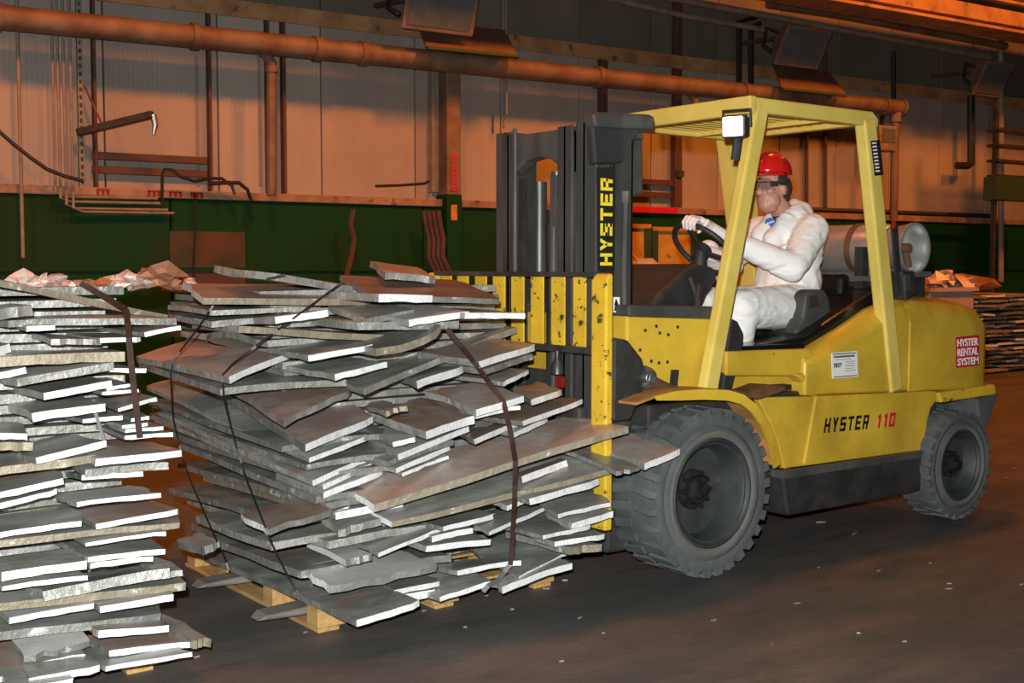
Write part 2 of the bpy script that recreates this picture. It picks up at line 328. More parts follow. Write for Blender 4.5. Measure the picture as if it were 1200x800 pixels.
for i in range(n):                    # blurred capitals running up the column
    z = sz0 + 0.03 + (sz1 - sz0 - 0.06) * i / n; h = (sz1 - sz0) / n * 0.62
    m.wbox(s0 + 0.018, s1 - 0.018, 0.306, 0.309, z, z + h * 0.3)
    m.wbox(s0 + 0.018, s0 + 0.03, 0.306, 0.309, z, z + h); m.wbox(s1 - 0.03, s1 - 0.018, 0.306, 0.309, z, z + h * (1 if i % 2 else 0.5))
for d in (0, 1, 2): m.wbox((s0 + s1) / 2 - 0.035 + d * 0.012, (s0 + s1) / 2 + 0.035 - d * 0.012, 0.3, 0.304, sz1 + 0.075 - d * 0.02, sz1 + 0.095 - d * 0.02)
m.build('lettering', Mt['redp'], sg)
t0, tz0 = AWp(528.5, 258, 0.31); t1, tz1 = AWp(535.5, 240, 0.31)
MB().wbox(t0, t1, 0.31, 0.315, tz0, tz1).build('tag_plate', Mt['orangemetal'], col)
ch = empty('column_channel', W(AWp(512, 220, 0.1)[0], 0.1, 2.3), 'grey channel upright beside the tan column', 'channel')
for px, ww in ((502.5, 4), (511, 10), (520, 4)): vpost('flange', px, 82, 226, ww, 0.05, 0.12 if ww < 6 else 0.05, Mt['conduit'], None, None, parent=ch)
for i, px in enumerate((231, 304, 590)):
    vpost('wall_strip', px, 65 if px < 500 else 0, 218 if px < 500 else 150, 4 if px < 500 else 2, 0.046, 0.012, Mt['conduit'], ('grey cover strip beside the brown frame post', 'grey cover strip left of the drain pipe', 'thin grey conduit rising above the mast')[i], 'strip')
# big pipe along the wall, with elbow and drop at its right end
pc = [W(*[AWp(x, y, 0.55)[0], 0.55, AWp(x, y, 0.55)[1]]) for x, y in ((-40, 16), (1056, 126))]
pipe = empty('overhead_pipe', pc[0], 'long fat painted pipe running the length of the wall', 'pipe')
d = (pc[1] - pc[0]).normalized()
MB().tube([pc[0], pc[1]], 0.115, 16).build('pipe_run', Mt['pipe'], pipe, smooth=40)
dx_ = pc[1] - d * 0.12; bz = AWp(1062, 258, 0.55)[1]
MB().tube([pc[1] - d * 0.03, pc[1] + d * 0.01], 0.14, 16).build('end_cap', Mt['pipe'], pipe, smooth=40, bevel=.01)
MB().tube([dx_, dx_ - Vector((0, 0, .22))], 0.085, 12).build('tee', Mt['pipe'], pipe, smooth=40)
MB().tube([dx_ - Vector((0, 0, .15)), Vector((dx_.x, dx_.y, bz))], 0.06, 12).build('drop_pipe', Mt['pipe'], pipe, smooth=40)
for fx in (0.02, 0.165, 0.268, 0.31, 0.56, 0.75, 0.97):
    c = pc[0].lerp(pc[1], fx); MB().tube([c - d * 0.035, c + d * 0.035], 0.135, 16).build('coupling', Mt['pipe'], pipe, smooth=40)
a = AWp(318, 62, 0.45); b = AWp(318, 229, 0.45)
dp = empty('drain_pipe', W(b[0], 0.45, b[1]), 'tan vertical drain pipe with elbow under the fat overhead pipe', 'pipe')
MB().tube([W(a[0] - 0.16, 0.5, a[1] + 0.02), W(a[0] - 0.07, 0.47, a[1] - 0.02), W(a[0], 0.45, a[1] - 0.12)], 0.058, 12).build('elbow', Mt['pipe'], dp, smooth=40)
MB().tube([W(a[0], 0.45, a[1] - 0.1), W(b[0], 0.45, b[1])], 0.052, 12).build('pipe_run', Mt['pipe'], dp, smooth=40)
MB().tube([W(a[0], 0.45, a[1] - 0.2), W(a[0], 0.45, a[1] - 0.14)], 0.066, 12).build('coupling', Mt['pipe'], dp, smooth=40)
a = AWp(817, 112, 0.5); MB().tube([W(a[0] - 0.12, 0.5, a[1] + 0.02), W(a[0] - 0.04, 0.5, a[1] - 0.05), W(a[0], 0.5, a[1] - 0.3)], 0.05, 10).build('drain_pipe', Mt['pipe'], label='short pipe stub under the fat pipe above the forklift roof', cat='pipe', smooth=40)
# conduits on the left
for i, (px, y1, r) in enumerate(((27, 302, 0.018), (65, 226, 0.014), (71, 232, 0.014), (78, 240, 0.014), (86, 244, 0.014))):
    a = AWp(px, -40, 0.3); b = AWp(px, y1, 0.3)
    MB().tube([W(b[0], 0.3, a[1]), W(b[0], 0.3, b[1])] + ([W(b[0] + 0.1, 0.25, b[1] - 0.03), W(b[0] + 1.0, 0.23, b[1] - 0.02)] if i else []), r, 8).build(
        'conduit', Mt['conduit'], smooth=40, cat='conduit', group='conduits on the left wall',
        label=('lone grey conduit nearest the left end of the wall', 'first of four close conduits left of the brown frame', 'second of four close conduits left of the brown frame', 'third of four close conduits left of the brown frame', 'fourth of four close conduits, nearest the brown frame')[i])
ch = empty('slotted_channel', W(AWp(97, 222, 0.2)[0], 0.2, 2.3), 'perforated grey strut channel left of the brown frame', 'channel')
a = AWp(97, -30, 0.15); b = AWp(97, 222, 0.15)
MB().wbox(b[0] - 0.025, b[0] + 0.025, 0.1, 0.15, b[1], a[1]).build('channel', Mt['conduit'], ch)
m = MB(); z = b[1] + 0.05
while z < a[1]: m.wbox(b[0] - 0.012, b[0] + 0.012, 0.15, 0.152, z, z + 0.04); z += 0.075
m.build('slot', Mt['black'], ch, kind='stuff')
# jib arm
a = AWp(100, 152, 0.5); b = AWp(174, 136, 0.5)
jib = empty('jib_arm', W(a[0], 0.3, a[1]), 'black jib arm with hook sticking out over the brown frame', 'arm')
A, B = W(a[0], 0.2, a[1]), W(b[0], 0.65, b[1]); MB().beam(A, B, 0.07, 0.085, (0, 0, 1)).build('arm', Mt['black'], jib, bevel=0.008)
q = AWp(101, 97, 0.3); MB().tube([W(q[0], 0.2, q[1]), A.lerp(B, 0.34)], 0.012, 6).build('stay_rod', Mt['rust'], jib)
MB().tube([B, B + Vector((0.02, 0, -0.1)), B + Vector((0.0, 0, -0.2))], [0.035, 0.03, 0.012], 8).build('hook', Mt['steel'], jib)
def wcable(name, pts, v, r, m, label, cat='cable', **kw):
    q = [W(*[AWp(x, y, v)[0], v, AWp(x, y, v)[1]]) for x, y in pts]
    return MB().tube(q, r, 6).build(name, m, label=label, cat=cat, smooth=40, **kw)
wcable('cable', [(-10, 146), (15, 168), (35, 184), (55, 198), (75, 206), (98, 212)], 0.4, 0.018, Mt['wire'], 'black cable sagging across the left conduits')
wcable('hose', [(190, 240), (190, 205), (193, 198), (202, 199), (212, 207), (228, 212), (245, 209), (260, 209), (272, 218), (275, 228)], 0.35, 0.016, Mt['wire'], 'black hose looped over the sill beside the frame', 'hose')
wcable('hose', [(245, 215), (262, 214), (280, 214), (290, 222), (295, 236)], 0.35, 0.02, Mt['wire'], 'second black hose drooping over the sill near the drain pipe', 'hose')
wcable('hose', [(414, 246), (411, 262), (415, 280), (412, 300), (404, 330)], 0.4, 0.03, Mt['post'], 'rust coloured hose hanging on the green wall', 'hose')
wcable('hose', [(228, 226), (230, 262), (227, 300), (227, 335)], 0.2, 0.012, Mt['wire'], 'thin dark cable running down the stained patch', 'cable')
wcable('air_line', [(440, 218), (470, 217), (497, 215), (503, 212)], 0.3, 0.015, Mt['wire'], 'short dark line on the sill left of the column', 'cable')
wcable('hanging_rod', [(593, -20), (593, 60), (594, 135)], 0.4, 0.012, Mt['conduit'], 'thin grey rod hanging behind the mast', 'rod')
# brown bundle of hoses beside the column base
hb = empty('hose_reel', W(AWp(505, 300, 0.4)[0], 0.4, 1.4), 'brown hose bundle hanging left of the column base', 'hose')
for i in range(4):
    q = [W(AWp(x + i * 4, y, 0.4)[0], 0.4 + 0.03 * i, AWp(x + i * 4, y, 0.4)[1]) for x, y in ((497, 247), (499, 262), (503, 280), (502, 300), (510, 318))]
    MB().tube(q, 0.03, 7).build('hose', Mt['post'], hb, smooth=40)
# floodlights with their brown sheet shades
def floodlight(px, py, wpx, label, tilt=0.5):
    u, z = AWp(px, py, 0.9); s = wpx / 62.0
    f = empty('floodlight', W(u, 0.1, z), label, 'light', 'unlit wall floodlights')
    U = WD; V = (WN * -math.cos(tilt) + Vector((0, 0, -math.sin(tilt)))); T = U.cross(V)
    c = W(u, 0.9, z)
    def P(a, b, t): return c + U * a + V * b + T * t
    m = MB(); m.hexa([P(-.28 * s, -.18, -.12), P(.28 * s, -.18, -.12), P(.28 * s, -.18, .12), P(-.28 * s, -.18, .12), P(-.42 * s, .12, -.28), P(.42 * s, .12, -.28), P(.42 * s, .12, .28), P(-.42 * s, .12, .28)])
    m.build('housing', Mt['housing'], f, bevel=0.02)
    m = MB(); m.hexa([P(-.36 * s, .121, -.22), P(.36 * s, .121, -.22), P(.36 * s, .121, .22), P(-.36 * s, .121, .22), P(-.36 * s, .13, -.22), P(.36 * s, .13, -.22), P(.36 * s, .13, .22), P(-.36 * s, .13, .22)])
    m.build('glass', Mt['bluebox'], f)
    MB().beam(W(u - 0.3 * s, 0.07, z + 0.1), P(-0.3 * s, -0.15, 0), 0.05, 0.05, (0, 0, 1)).build('bracket', Mt['post'], f)
    MB().tube([P(-.3 * s, -.1, -.1), P(-.45 * s, -.2, -.1), P(-.5 * s, -.1, .1), P(-.4 * s, .0, .15)], 0.03, 6).build('flex_cable', Mt['wire'], f, smooth=40)
    return f
floodlight(512, 6, 66, 'brown floodlight housing at the top above the tan column', 0.35)
floodlight(935, 52, 62, 'brown floodlight housing above the forklift roof')
floodlight(1158, 90, 50, 'brown floodlight housing at the far right end')
def shade(q, label):
    P = []
    for (x, y), v in zip(q, (0.3, 0.3, 0.9, 0.9)):
        u, z = AWp(x, y, v); P.append(W(u, v, z))
    s = empty('shade_sheet', (P[0] + P[1]) / 2, label, 'sheet', 'brown shade sheets on the pipe')
    MB().strip([[P[0], P[1]], [P[3], P[2]]]).build('sheet', Mt['shade'], s, solid=0.02)
    MB().beam(P[3], P[2], 0.03, 0.07, (0, 0, 1)).build('dark_lip', Mt['dgreen'], s)
shade([(487, 25), (592, 36), (606, 66), (500, 56)], 'brown sheet under the top floodlight, over the fat pipe')
shade([(905, 74), (972, 86), (992, 112), (916, 104)], 'brown sheet over the fat pipe above the guard')
# runs high on the right
def wrun(name, pts, v, r, m, label, cat='pipe', n=8, **kw):
    q = [W(AWp(x, y, v)[0], v, AWp(x, y, v)[1]) for x, y in pts]
    return MB().tube(q, r, n).build(name, m, label=label, cat=cat, smooth=40, **kw)
wrun('thin_pipe', [(640, -30), (870, 13), (1160, 67)], 0.5, 0.045, Mt['conduit'], 'long thin pipe high on the wall ending at the far right')
wrun('thin_pipe', [(900, 5), (986, 18), (1178, 54)], 0.8, 0.06, Mt['pipe'], 'upper tan pipe high on the right wall')
wrun('thin_pipe', [(700, -5), (800, 18), (925, 40)], 0.4, 0.035, Mt['conduit'], 'thin pipe high on the wall above the mast')
wrun('dark_conduit', [(1138, 112), (1138, 192), (1134, 194), (1122, 194)], 0.3, 0.06, Mt['wire'], 'black pipe turning left on the right wall', 'pipe')
wrun('dark_conduit', [(1047, 60), (1047, 120)], 0.45, 0.035, Mt['wire'], 'short dark rod above the end of the fat pipe', 'rod')
wrun('dark_conduit', [(866, 98), (866, 25), (885, 20)], 0.3, 0.04, Mt['wire'], 'dark bent conduit left of the floodlight', 'conduit')
wrun('dark_conduit', [(880, 98), (880, 32), (890, 27)], 0.3, 0.04, Mt['wire'], 'second dark bent conduit nearer the floodlight', 'conduit')
wrun('wall_pipe', [(1173, 24), (1173, 330)], 0.5, 0.045, Mt['conduit'], 'tall thin pipe at the far right of the wall')
wrun('sill_rail', [(930, 245), (1165, 253)], 0.5, 0.035, Mt['wire'], 'dark rail along the sill behind the gas cylinder', 'rail')
for i, px in enumerate((797, 945, 967)):
    wrun('wall_conduit', [(px, 60 if px > 900 else -20), (px, 250)], 0.1, 0.03 if px > 900 else 0.025, Mt['post'], ('thin brown conduit just right of the steel post', 'thin brown conduit on the wall behind the driver', 'thin brown conduit on the wall right of the driver')[i], 'conduit')
MB().wbox(AWp(794, 190, 0.2)[0], AWp(802, 190, 0.2)[0], 0.1, 0.2, AWp(798, 207, 0.2)[1], AWp(798, 200, 0.2)[1]).build('junction_box', Mt['black'], label='small dark junction box on the thin conduit', cat='box')
u0, z0 = AWp(1031, 176, 0.6); u1, z1 = AWp(1052, 148, 0.6)
bb = empty('hanging_box', W((u0 + u1) / 2, 0.5, z0), 'blue grey box hanging near the end of the fat pipe', 'box')
MB().wbox(u0, u1, 0.4, 0.6, z0, z1).build('case', Mt['conduit'], bb, bevel=0.02); MB().wbox(u0 + 0.05, u1 - 0.05, 0.6, 0.61, z0 + 0.12, z1 - 0.05).build('face', Mt['bluebox'], bb)
MB().wbox((u0 + u1) / 2 - 0.02, (u0 + u1) / 2 + 0.02, 0.45, 0.5, z1, z1 + 0.4).build('hanger', Mt['wire'], bb)
# crane girder at the top right
gz = AWp(1120, 14, 1.6)[1]; a, b = W(-6, 1.6, gz), W(24, 1.6, gz)
cg = empty('crane_girder', a, 'orange crane runway girder crossing the top right corner', 'girder')
MB().beam(a, b, 0.2, 0.34, (0, 0, 1)).build('web', Mt['girder'], cg); MB().beam(a + Vector((0, 0, .19)), b + Vector((0, 0, .19)), 0.04, 0.55, (0, 0, 1)).build('top_flange', Mt['girder'], cg); MB().beam(a - Vector((0, 0, .19)), b - Vector((0, 0, .19)), 0.04, 0.5, (0, 0, 1)).build('bottom_flange', Mt['girder'], cg)
MB().wbox(-6, 24, 0.6, 1.85, gz + .23, gz + .27).build('walkway', Mt['black'], cg)
# open stair at the far right
st = empty('steel_stair', W(AWp(1185, 240, 1.2)[0], 1.2, AWp(1185, 235, 1.2)[1]), 'dark open steel stair and landing at the right edge', 'stair')
for i, y in enumerate((149, 168, 186, 204)):
    u0, z = AWp(1170, y, 1.2); MB().wbox(u0, u0 + 1.6, 1.0, 1.2, z - 0.04, z).build('tread', Mt['black'], st)
u0, z = AWp(1166, 220, 1.2); MB().wbox(u0, u0 + 1.8, 1.0, 1.22, z - 0.17, z + 0.17).build('landing', Mt['dgreen'], st)
for du in (0.05, 1.5): MB().wbox(u0 + du, u0 + du + 0.06, 1.1, 1.16, 0, z + 1.3).build('upright', Mt['black'], st)
# ------------------------------------------------------------------ plates
TOPS = {'g': 'tg', 'r': 'tr', 'l': 'tl', 'b': 'tb'}; EDG = {'B': 'eB', 'D': 'eD', 'T': 'eT'}
TWORD = {'g': 'grey', 'r': 'rust-tinged', 'l': 'pale grey', 'b': 'brownish'}; EWORD = {'B': 'bright edge', 'D': 'dull edge', 'T': 'tan edge'}
def solve(px, py, Cn, mode, dmin, dmax, tilt):
    """far end of a plate edge: keep on its axis, but give way in depth until the plate lies nearly flat"""
    best = None
    if mode == 'L':
        p = AX(px, py, Cn.x); y0 = p.y if px < 2000 and p.y > Cn.y else Cn.y + dmin
        y0 = min(max(y0, Cn.y + dmin), Cn.y + dmax)
        steps = [y0 + k * 0.04 for k in range(int((Cn.y + dmax - y0) / 0.04) + 1)]
    else:
        steps = [Cn.y + k * 0.03 for k in range(-2, int(dmax / 0.03))]
    for Y in steps:
        p = AY(px, py, Y); t = abs(p.z - Cn.z) / max(0.05, (p - Cn).length)
        sc = max(0, t - tilt) * 4 + abs(Y - steps[0 if mode == 'L' else 2]) * 0.25
        if best is None or sc < best[0]: best = (sc, p)
    return best[1]
def slab(C, L, R, th, fe, le, top, bend=0.0, rng=None):
    F = L + R - C; nx, ny = 6, 4
    bm = bmesh.new(); g = []
    jag = 0.012 if fe != 'B' else 0.004
    up = (R - C).cross(L - C).normalized()
    if up.z < 0: up = -up
    ph = rng.random() * 6; wav = min(0.006, (R - C).length * (0.005 if fe == 'B' else 0.010))
    for j in range(ny + 1):
        row = []
        for i in range(nx + 1):
            s, t = i / nx, j / ny
            p = C * (1 - s) * (1 - t) + R * s * (1 - t) + L * (1 - s) * t + F * s * t
            if j == 0 and 0 < i < nx: p = p + (L - C).normalized() * (rng.uniform(-1, 1) * jag)
            if i == 0 and 0 < j < ny: p = p + (R - C).normalized() * (rng.uniform(-1, 1) * 0.012)
            if j == ny or i == nx: p = p + Vector((rng.uniform(-1, 1), rng.uniform(-1, 1), 0)) * 0.02
            z = wav * math.sin(ph + s * 4) * math.sin(ph * 2 + t * 3) + bend * s * s
            if le != 'B': z += -1.2 * wav * math.exp(-s * 7) * (1 - t)
            row.append(p + up * z)
        g.append(row)
    tv = [[bm.verts.new(p) for p in r] for r in g]
    bv = [[bm.verts.new(p - up * th + Vector((rng.uniform(-1, 1), rng.uniform(-1, 1), rng.uniform(-1, 1))) * 0.002) for p in r] for r in g]
    def fc(vs, mi):
        f = bm.faces.new(vs); f.material_index = mi; f.smooth = mi == 0
    for j in range(ny):
        for i in range(nx):
            fc([tv[j][i], tv[j][i + 1], tv[j + 1][i + 1], tv[j + 1][i]], 0)
            fc([bv[j][i], bv[j + 1][i], bv[j + 1][i + 1], bv[j][i + 1]], 0)
    for i in range(nx):
        fc([tv[0][i], bv[0][i], bv[0][i + 1], tv[0][i + 1]], 1)
        fc([tv[ny][i + 1], bv[ny][i + 1], bv[ny][i], tv[ny][i]], 3)
    for j in range(ny):
        fc([tv[j + 1][0], bv[j + 1][0], bv[j][0], tv[j][0]], 2)
        fc([tv[j][nx], bv[j][nx], bv[j + 1][nx], tv[j + 1][nx]], 3)
    bmesh.ops.recalc_face_normals(bm, faces=bm.faces[:])
    me = bpy.data.meshes.new('metal_plate'); o0 = (C + F) / 2 - up * th
    bmesh.ops.translate(bm, verts=bm.verts[:], vec=-o0); bm.to_mesh(me); bm.free()
    for k in (TOPS[top], EDG[fe], EDG[le], 'eD'): me.materials.append(Mt[k])
    me.set_sharp_from_angle(angle=math.radians(40))
    o = bpy.data.objects.new('metal_plate', me); COL.objects.link(o); o.location = o0
    return o
ORD = ('topmost', 'second', 'third', 'fourth', 'fifth', 'sixth', 'seventh', 'eighth', 'ninth', 'tenth', 'eleventh', 'twelfth', 'thirteenth', 'fourteenth', 'fifteenth', 'sixteenth',
       'seventeenth', 'eighteenth', 'nineteenth', 'twentieth', 'twenty-first', 'twenty-second', 'twenty-third', 'twenty-fourth', 'twenty-fifth', 'twenty-sixth')
def parse(txt):
    out = []
    for ln in txt.strip().splitlines():
        f = ln.split('|')[0].split(); lab = ln.split('|')[1].strip() if '|' in ln else None
        pt = lambda s: None if s == '-' else tuple(float(v) for v in s.split(','))
        d = dict(L=pt(f[0]), C=pt(f[1]), R=pt(f[2]), code=f[3], p=float(f[4]) if len(f) > 4 else 0, t=float(f[5]) if len(f) > 5 else 7, bend=float(f[6]) if len(f) > 6 else 0, lab=lab)
        out.append(d)
    return out
def place(entries, yface, zones, stackname, group, depth, seed, ltilt=0.10, zmin=0.12):
    rng = random.Random(seed); cnt = {}; objs = []
    order = sorted(entries, key=lambda d: d['C'][1])
    for d in order:
        cx, cy = d['C']; Y = yface(cx) - d['p']; far = d['R'] and d['R'][0] > 695
        if far and cx > 600: Y = min(Y, 3.97)
        if far and d['R'][0] > 745: Y = 3.86
        C = AY(cx, cy, Y); th = d['t'] * (C - EYE).dot(FWD) / FPX
        while C.z - th < 0.112 and Y > 3.75: Y -= 0.01; C = AY(cx, cy, Y)
        R = AY(*d['R'], min(C.y, 3.96)) if far else solve(*d['R'], C, 'R', 0.0, 0.45, 0.12) if d['R'] else C + Vector((0.55, 0.0, 0.0))
        if d['L']:
            small = cy > 560 and math.hypot(d['L'][0] - cx, d['L'][1] - cy) < 42
            L = solve(*d['L'], C, 'L', 0.08 if small else 0.35, 1.6, 0.2 if small else ltilt)
            if not small and (L - C).length < depth: L = C + (L - C) * (depth / (L - C).length)
        else: L = C + Vector((rng.uniform(-0.03, 0.05), depth, rng.uniform(-0.005, 0.012)))
        if not d['R']:
            pass
        elif (R - C).length < 0.2 and not d['L']: pass
        th = d['t'] * (C - EYE).dot(FWD) / FPX
        if stackname == 'stack' and d['code'][0] == 'B': th *= 0.82
        low = min(C.z, R.z, L.z, (L + R - C).z) - th
        o = slab(C, L, R, th, d['code'][0], d['code'][1], d['code'][2], d['bend'], rng)
        z = zones(cx, cy, d); cnt[z] = cnt.get(z, -1) + 1
        o['label'] = d['lab'] or '%s plate from the top, %s, %s, %s' % (ORD[min(cnt[z], 25)], z, TWORD[d['code'][2]], EWORD[d['code'][1] if z.startswith('left') and stackname == 'load' else d['code'][0]])
        o['kind'] = 'thing'; o['category'] = 'metal plate'; o['group'] = group; objs.append((o, C, R, L))
    return objs
LOAD = '''
437,306 452,318 512,325 DDr -0.35 8 | small rusty plate lying at the very top back of the strapped load
258,311 300,316 430,338 DDr -0.05 9 | long pinkish plate with grey edge jutting left at the very top of the strapped load
400,322 442,345 591,350 DDb -0.02 7 | wide brown topmost plate of the strapped load reaching toward the striped backrest
- 444,344 508,346 BDb 0.015 9 | plate with short bright cut edge set in the topmost layer of the strapped load
217,332 238,349 440,350 TBr 0 8 | broad pinkish plate with tan front edge and white left end near the load top
- 246,361 380,361 DDg -0.03 6
210,370 248,376 310,371 DDg -0.04 7
246,374 322,371 384,363 BDg 0 8
- 280,381 470,393 TDr -0.02 8
250,390 272,386 305,400 DDg 0.05 8
381,357 430,373 480,362 DDg -0.02 7
432,364 479,374 546,365 BDl 0.04 8
- 545,366 613,367 BDr 0.03 7
- 419,377 534,376 DDg -0.02 9
- 361,416 443,403 BDg 0.0 7
- 441,408 522,402 TDg 0.03 9 0.08 | plate with curled up tan edge near the top of the strapped load
- 392,438 453,424 BDg 0.02 7
400,445 425,453 601,384 DDg 0.03 8 | long dark warped plate slanting up to the striped backrest
500,413 561,423 630,403 BDr 0.04 8
- 568,431 622,415 DDg 0.0 7
470,440 488,446 546,428 BDg 0.03 9
- 590,447 621,433 BDg -0.02 5
162,417 268,441 356,406 BDr 0.12 8 | big rusty plate with long bright slanting edge at the left shoulder of the load
258,446 333,490 418,455 DDb 0.12 8 | big brown plate drooping toward the viewer under the bright slanted edge
163,424 258,453 - DDg 0.03 8
230,440 358,520 441,487 BDr 0.10 9 | orange-stained plate with lumpy bright edge at the middle left corner
432,476 452,482 471,475 TDr 0.14 6 | small broken pinkish flake of plate lying on the load front
442,485 499,505 556,486 BDb 0.10 10 | brown plate with serrated bright end in the middle of the load front
514,463 558,479 615,464 BDr 0.08 8
600,458 622,468 657,457 BDr 0.02 7
170,452 362,536 438,507 BDg 0.05 6
438,506 460,518 490,511 BDl 0.09 6
430,515 466,531 550,499 BDl 0.06 7
- 455,540 527,514 DDg 0.05 7
- 464,548 527,522 BDg 0.03 6
- 471,554 525,533 BDg 0.02 4
175,478 366,562 447,528 BDg 0.05 7
180,490 378,567 454,534 BDg 0.03 6
- 379,576 454,549 BDl 0.04 7
539,505 555,514 622,487 BDb 0.06 6
560,486 612,493 682,468 BDb 0.06 6
- 558,485 605,475 BDg 0.0 5
- 602,506 645,488 BDl 0.0 6
397,571 438,590 735,500 TBr 0.16 9 | longest plate of the load, rusty brown, stretching right across the front
408,589 459,612 715,549 TBg 0.12 7 | long grey plate just under the longest rusty plate
689,522 755,543 796,526 BDr 0.12 8 | pinkish plate jutting out right in front of the front tyre
664,528 722,552 752,546 DDg 0.08 5 | dull grey plate under the pinkish one jutting toward the tyre
593,550 611,558 665,538 BDb 0.06 8
572,582 594,592 662,567 BDg 0.08 6
- 620,584 703,561 BDg 0.03 8
630,587 654,602 716,588 BDg 0.10 5
637,596 670,613 722,598 BDg 0.10 8
- 636,627 697,614 BDg 0.06 5
- 650,634 711,626 BDg 0.06 6
- 668,641 700,637 TDg 0.05 9
551,614 573,622 640,594 BDg 0.11 5
- 519,617 576,603 BDg 0.05 6
- 506,628 551,618 BDg 0.04 7
- 500,639 571,632 BDg 0.06 7
405,627 443,647 518,618 BDg 0.13 5
509,662 536,668 610,655 BDg 0.09 6
560,648 608,675 669,644 BDg 0.10 4 | mottled plate with one corner slumped near the foot of the strap
577,680 588,687 668,659 BDg 0.07 8
- 515,699 579,679 BDg 0.05 6
430,680 462,691 519,680 BDg 0.08 6
408,684 451,700 510,690 BDb 0.10 9
352,664 386,686 508,663 DBl 0.16 9 | blue-grey plate with white end low at the load's front corner
367,638 405,656 437,649 DBl 0.15 8 | small plate with white end low at the load's front corner
378,605 396,620 442,607 DDg 0.06 9
- 391,600 411,592 BDg 0.04 8
281,602 313,620 390,597 DBb 0.25 8 | single plate with white end jutting out of the load's left side
241,650 418,726 495,703 BDg 0.03 8
- 420,716 479,702 BDg 0.0 5
236,627 352,667 440,655 DDg 0.06 9
211,633 237,642 258,632 DDr 0.05 9 | small broken plate end poking out low on the load's left side
176,468 330,520 - DDg 0.0 7
178,485 359,542 - DDg 0.02 7
195,505 359,556 - DDg 0.0 8
212,520 370,579 - DDg 0.02 8
205,543 382,588 - DDg 0.02 8
240,556 393,600 470,585 BTg 0.05 9
200,572 335,608 - DDg 0.03 8
218,584 385,632 - DDg 0.02 9
228,603 318,634 - DDg 0.06 9
225,614 395,672 - DDg 0.0 9
'''
def yf_load(px): return 4.34 + 0.0022 * (380 - px) if px < 380 else 4.34 - 0.24 * (px - 380) / 320.0
def zone_load(cx, cy, d):
    if d['L'] and not d['R'] or (d['L'] and d['L'][0] < 260 and cx < 425): return "left side of strapped load"
    return "%s front of strapped load, %s third" % ('upper' if cy < 430 else 'middle' if cy < 560 else 'lower', 'left' if cx < 455 else 'middle' if cx < 570 else 'right')
LOADS = place(parse(LOAD), yf_load, zone_load, 'load', 'plates strapped on the forks', 0.45, 3)
STACK = '''
- 0,326 193,369 TDr 0.03 8 | long rusty plate sloping down across the top of the left stack
- -10,364 34,357 DDl 0.06 13
- 10,373 200,373 DDr -0.02 8
- 31,382 62,381 BDg 0.03 7
- 60,396 117,398 DDg 0.0 7
- 117,396 168,395 BDg 0.02 7
- 169,389 214,381 BDg -0.02 6
- -20,412 12,402 BDg 0.06 13
- -10,417 146,412 TDr 0.05 12 | long pinkish plate with broad tan edge near the top of the left stack
- -10,438 31,430 BDg 0.05 10
- 19,442 131,425 DDl 0.03 9
0,448 51,460 129,446 BDg 0.06 10
- 125,453 157,449 BDg 0.0 5
- 120,459 157,456 BDg 0.02 5
- 129,431 164,432 BDg -0.02 6
- 37,484 117,473 BDg 0.06 12
- 138,478 182,465 BDg 0.0 6
- 97,491 137,487 BDg 0.0 6
- 154,490 179,487 BDg -0.02 5
- 143,498 178,495 BDg -0.01 5
- 147,503 186,500 BDg 0.0 5
- 146,510 197,507 BDg 0.02 6
- -10,507 37,508 BDg 0.06 9
- -10,519 35,518 TDg 0.05 10
0,520 42,536 121,516 BDg 0.08 10
- -10,548 110,533 TDg 0.04 10
85,525 112,537 214,528 BDr 0.07 10 | pinkish plate with wide bright edge jutting right at mid height of the left stack
- 100,549 198,541 DDg 0.04 9
77,552 96,556 170,552 BDg 0.03 8
- -10,578 76,560 BDg 0.06 9
- -10,592 72,572 BDg 0.04 8
62,578 90,588 186,577 BDl 0.06 7
- -6,624 101,609 BDg 0.06 8
- 112,613 211,597 BDr 0.05 8
- -10,632 216,611 TDg 0.02 8
- 100,636 195,621 BDg 0.03 6
- 103,652 198,642 BDg 0.05 8
- 106,659 178,651 BDg 0.04 8
-12,655 2,670 104,656 BDg 0.08 13
- 3,686 104,673 BDg 0.06 7
30,687 50,690 200,665 DDg 0.06 12
- 190,672 217,667 DDg 0.02 7
- -10,707 218,681 TDg 0.04 10
- 11,723 115,706 BDl 0.06 9
- 117,710 207,695 BDg 0.05 10
- -10,738 196,720 DDg 0.03 10
100,728 116,738 196,733 BDg 0.07 10
10,742 28,768 103,752 DDl 0.08 8
103,748 128,762 227,750 BDr 0.10 9
- 226,750 247,747 TDg 0.05 10
95,760 124,780 226,764 BDg 0.11 7
- 30,779 94,766 BDg 0.08 9
- 34,794 118,780 BDg 0.11 11
-6,745 -6,794 33,788 BDb 0.16 8 | brown plate corner at the very bottom left of the picture
- 10,806 85,796 BDg 0.12 9
'''
def yf_st(px): return 4.28 - 0.0004 * (px - 100)
def zone_st(cx, cy, d):
    r = d['R'][0]
    return "%s left stack, %s half" % ('upper' if cy < 470 else 'middle' if cy < 620 else 'lower', 'left' if (cx + r) / 2 < 85 else 'right')
for d in parse(STACK): pass
STACKS = place(parse(STACK), yf_st, zone_st, 'stack', 'plates of the left stack', 0.5, 5)
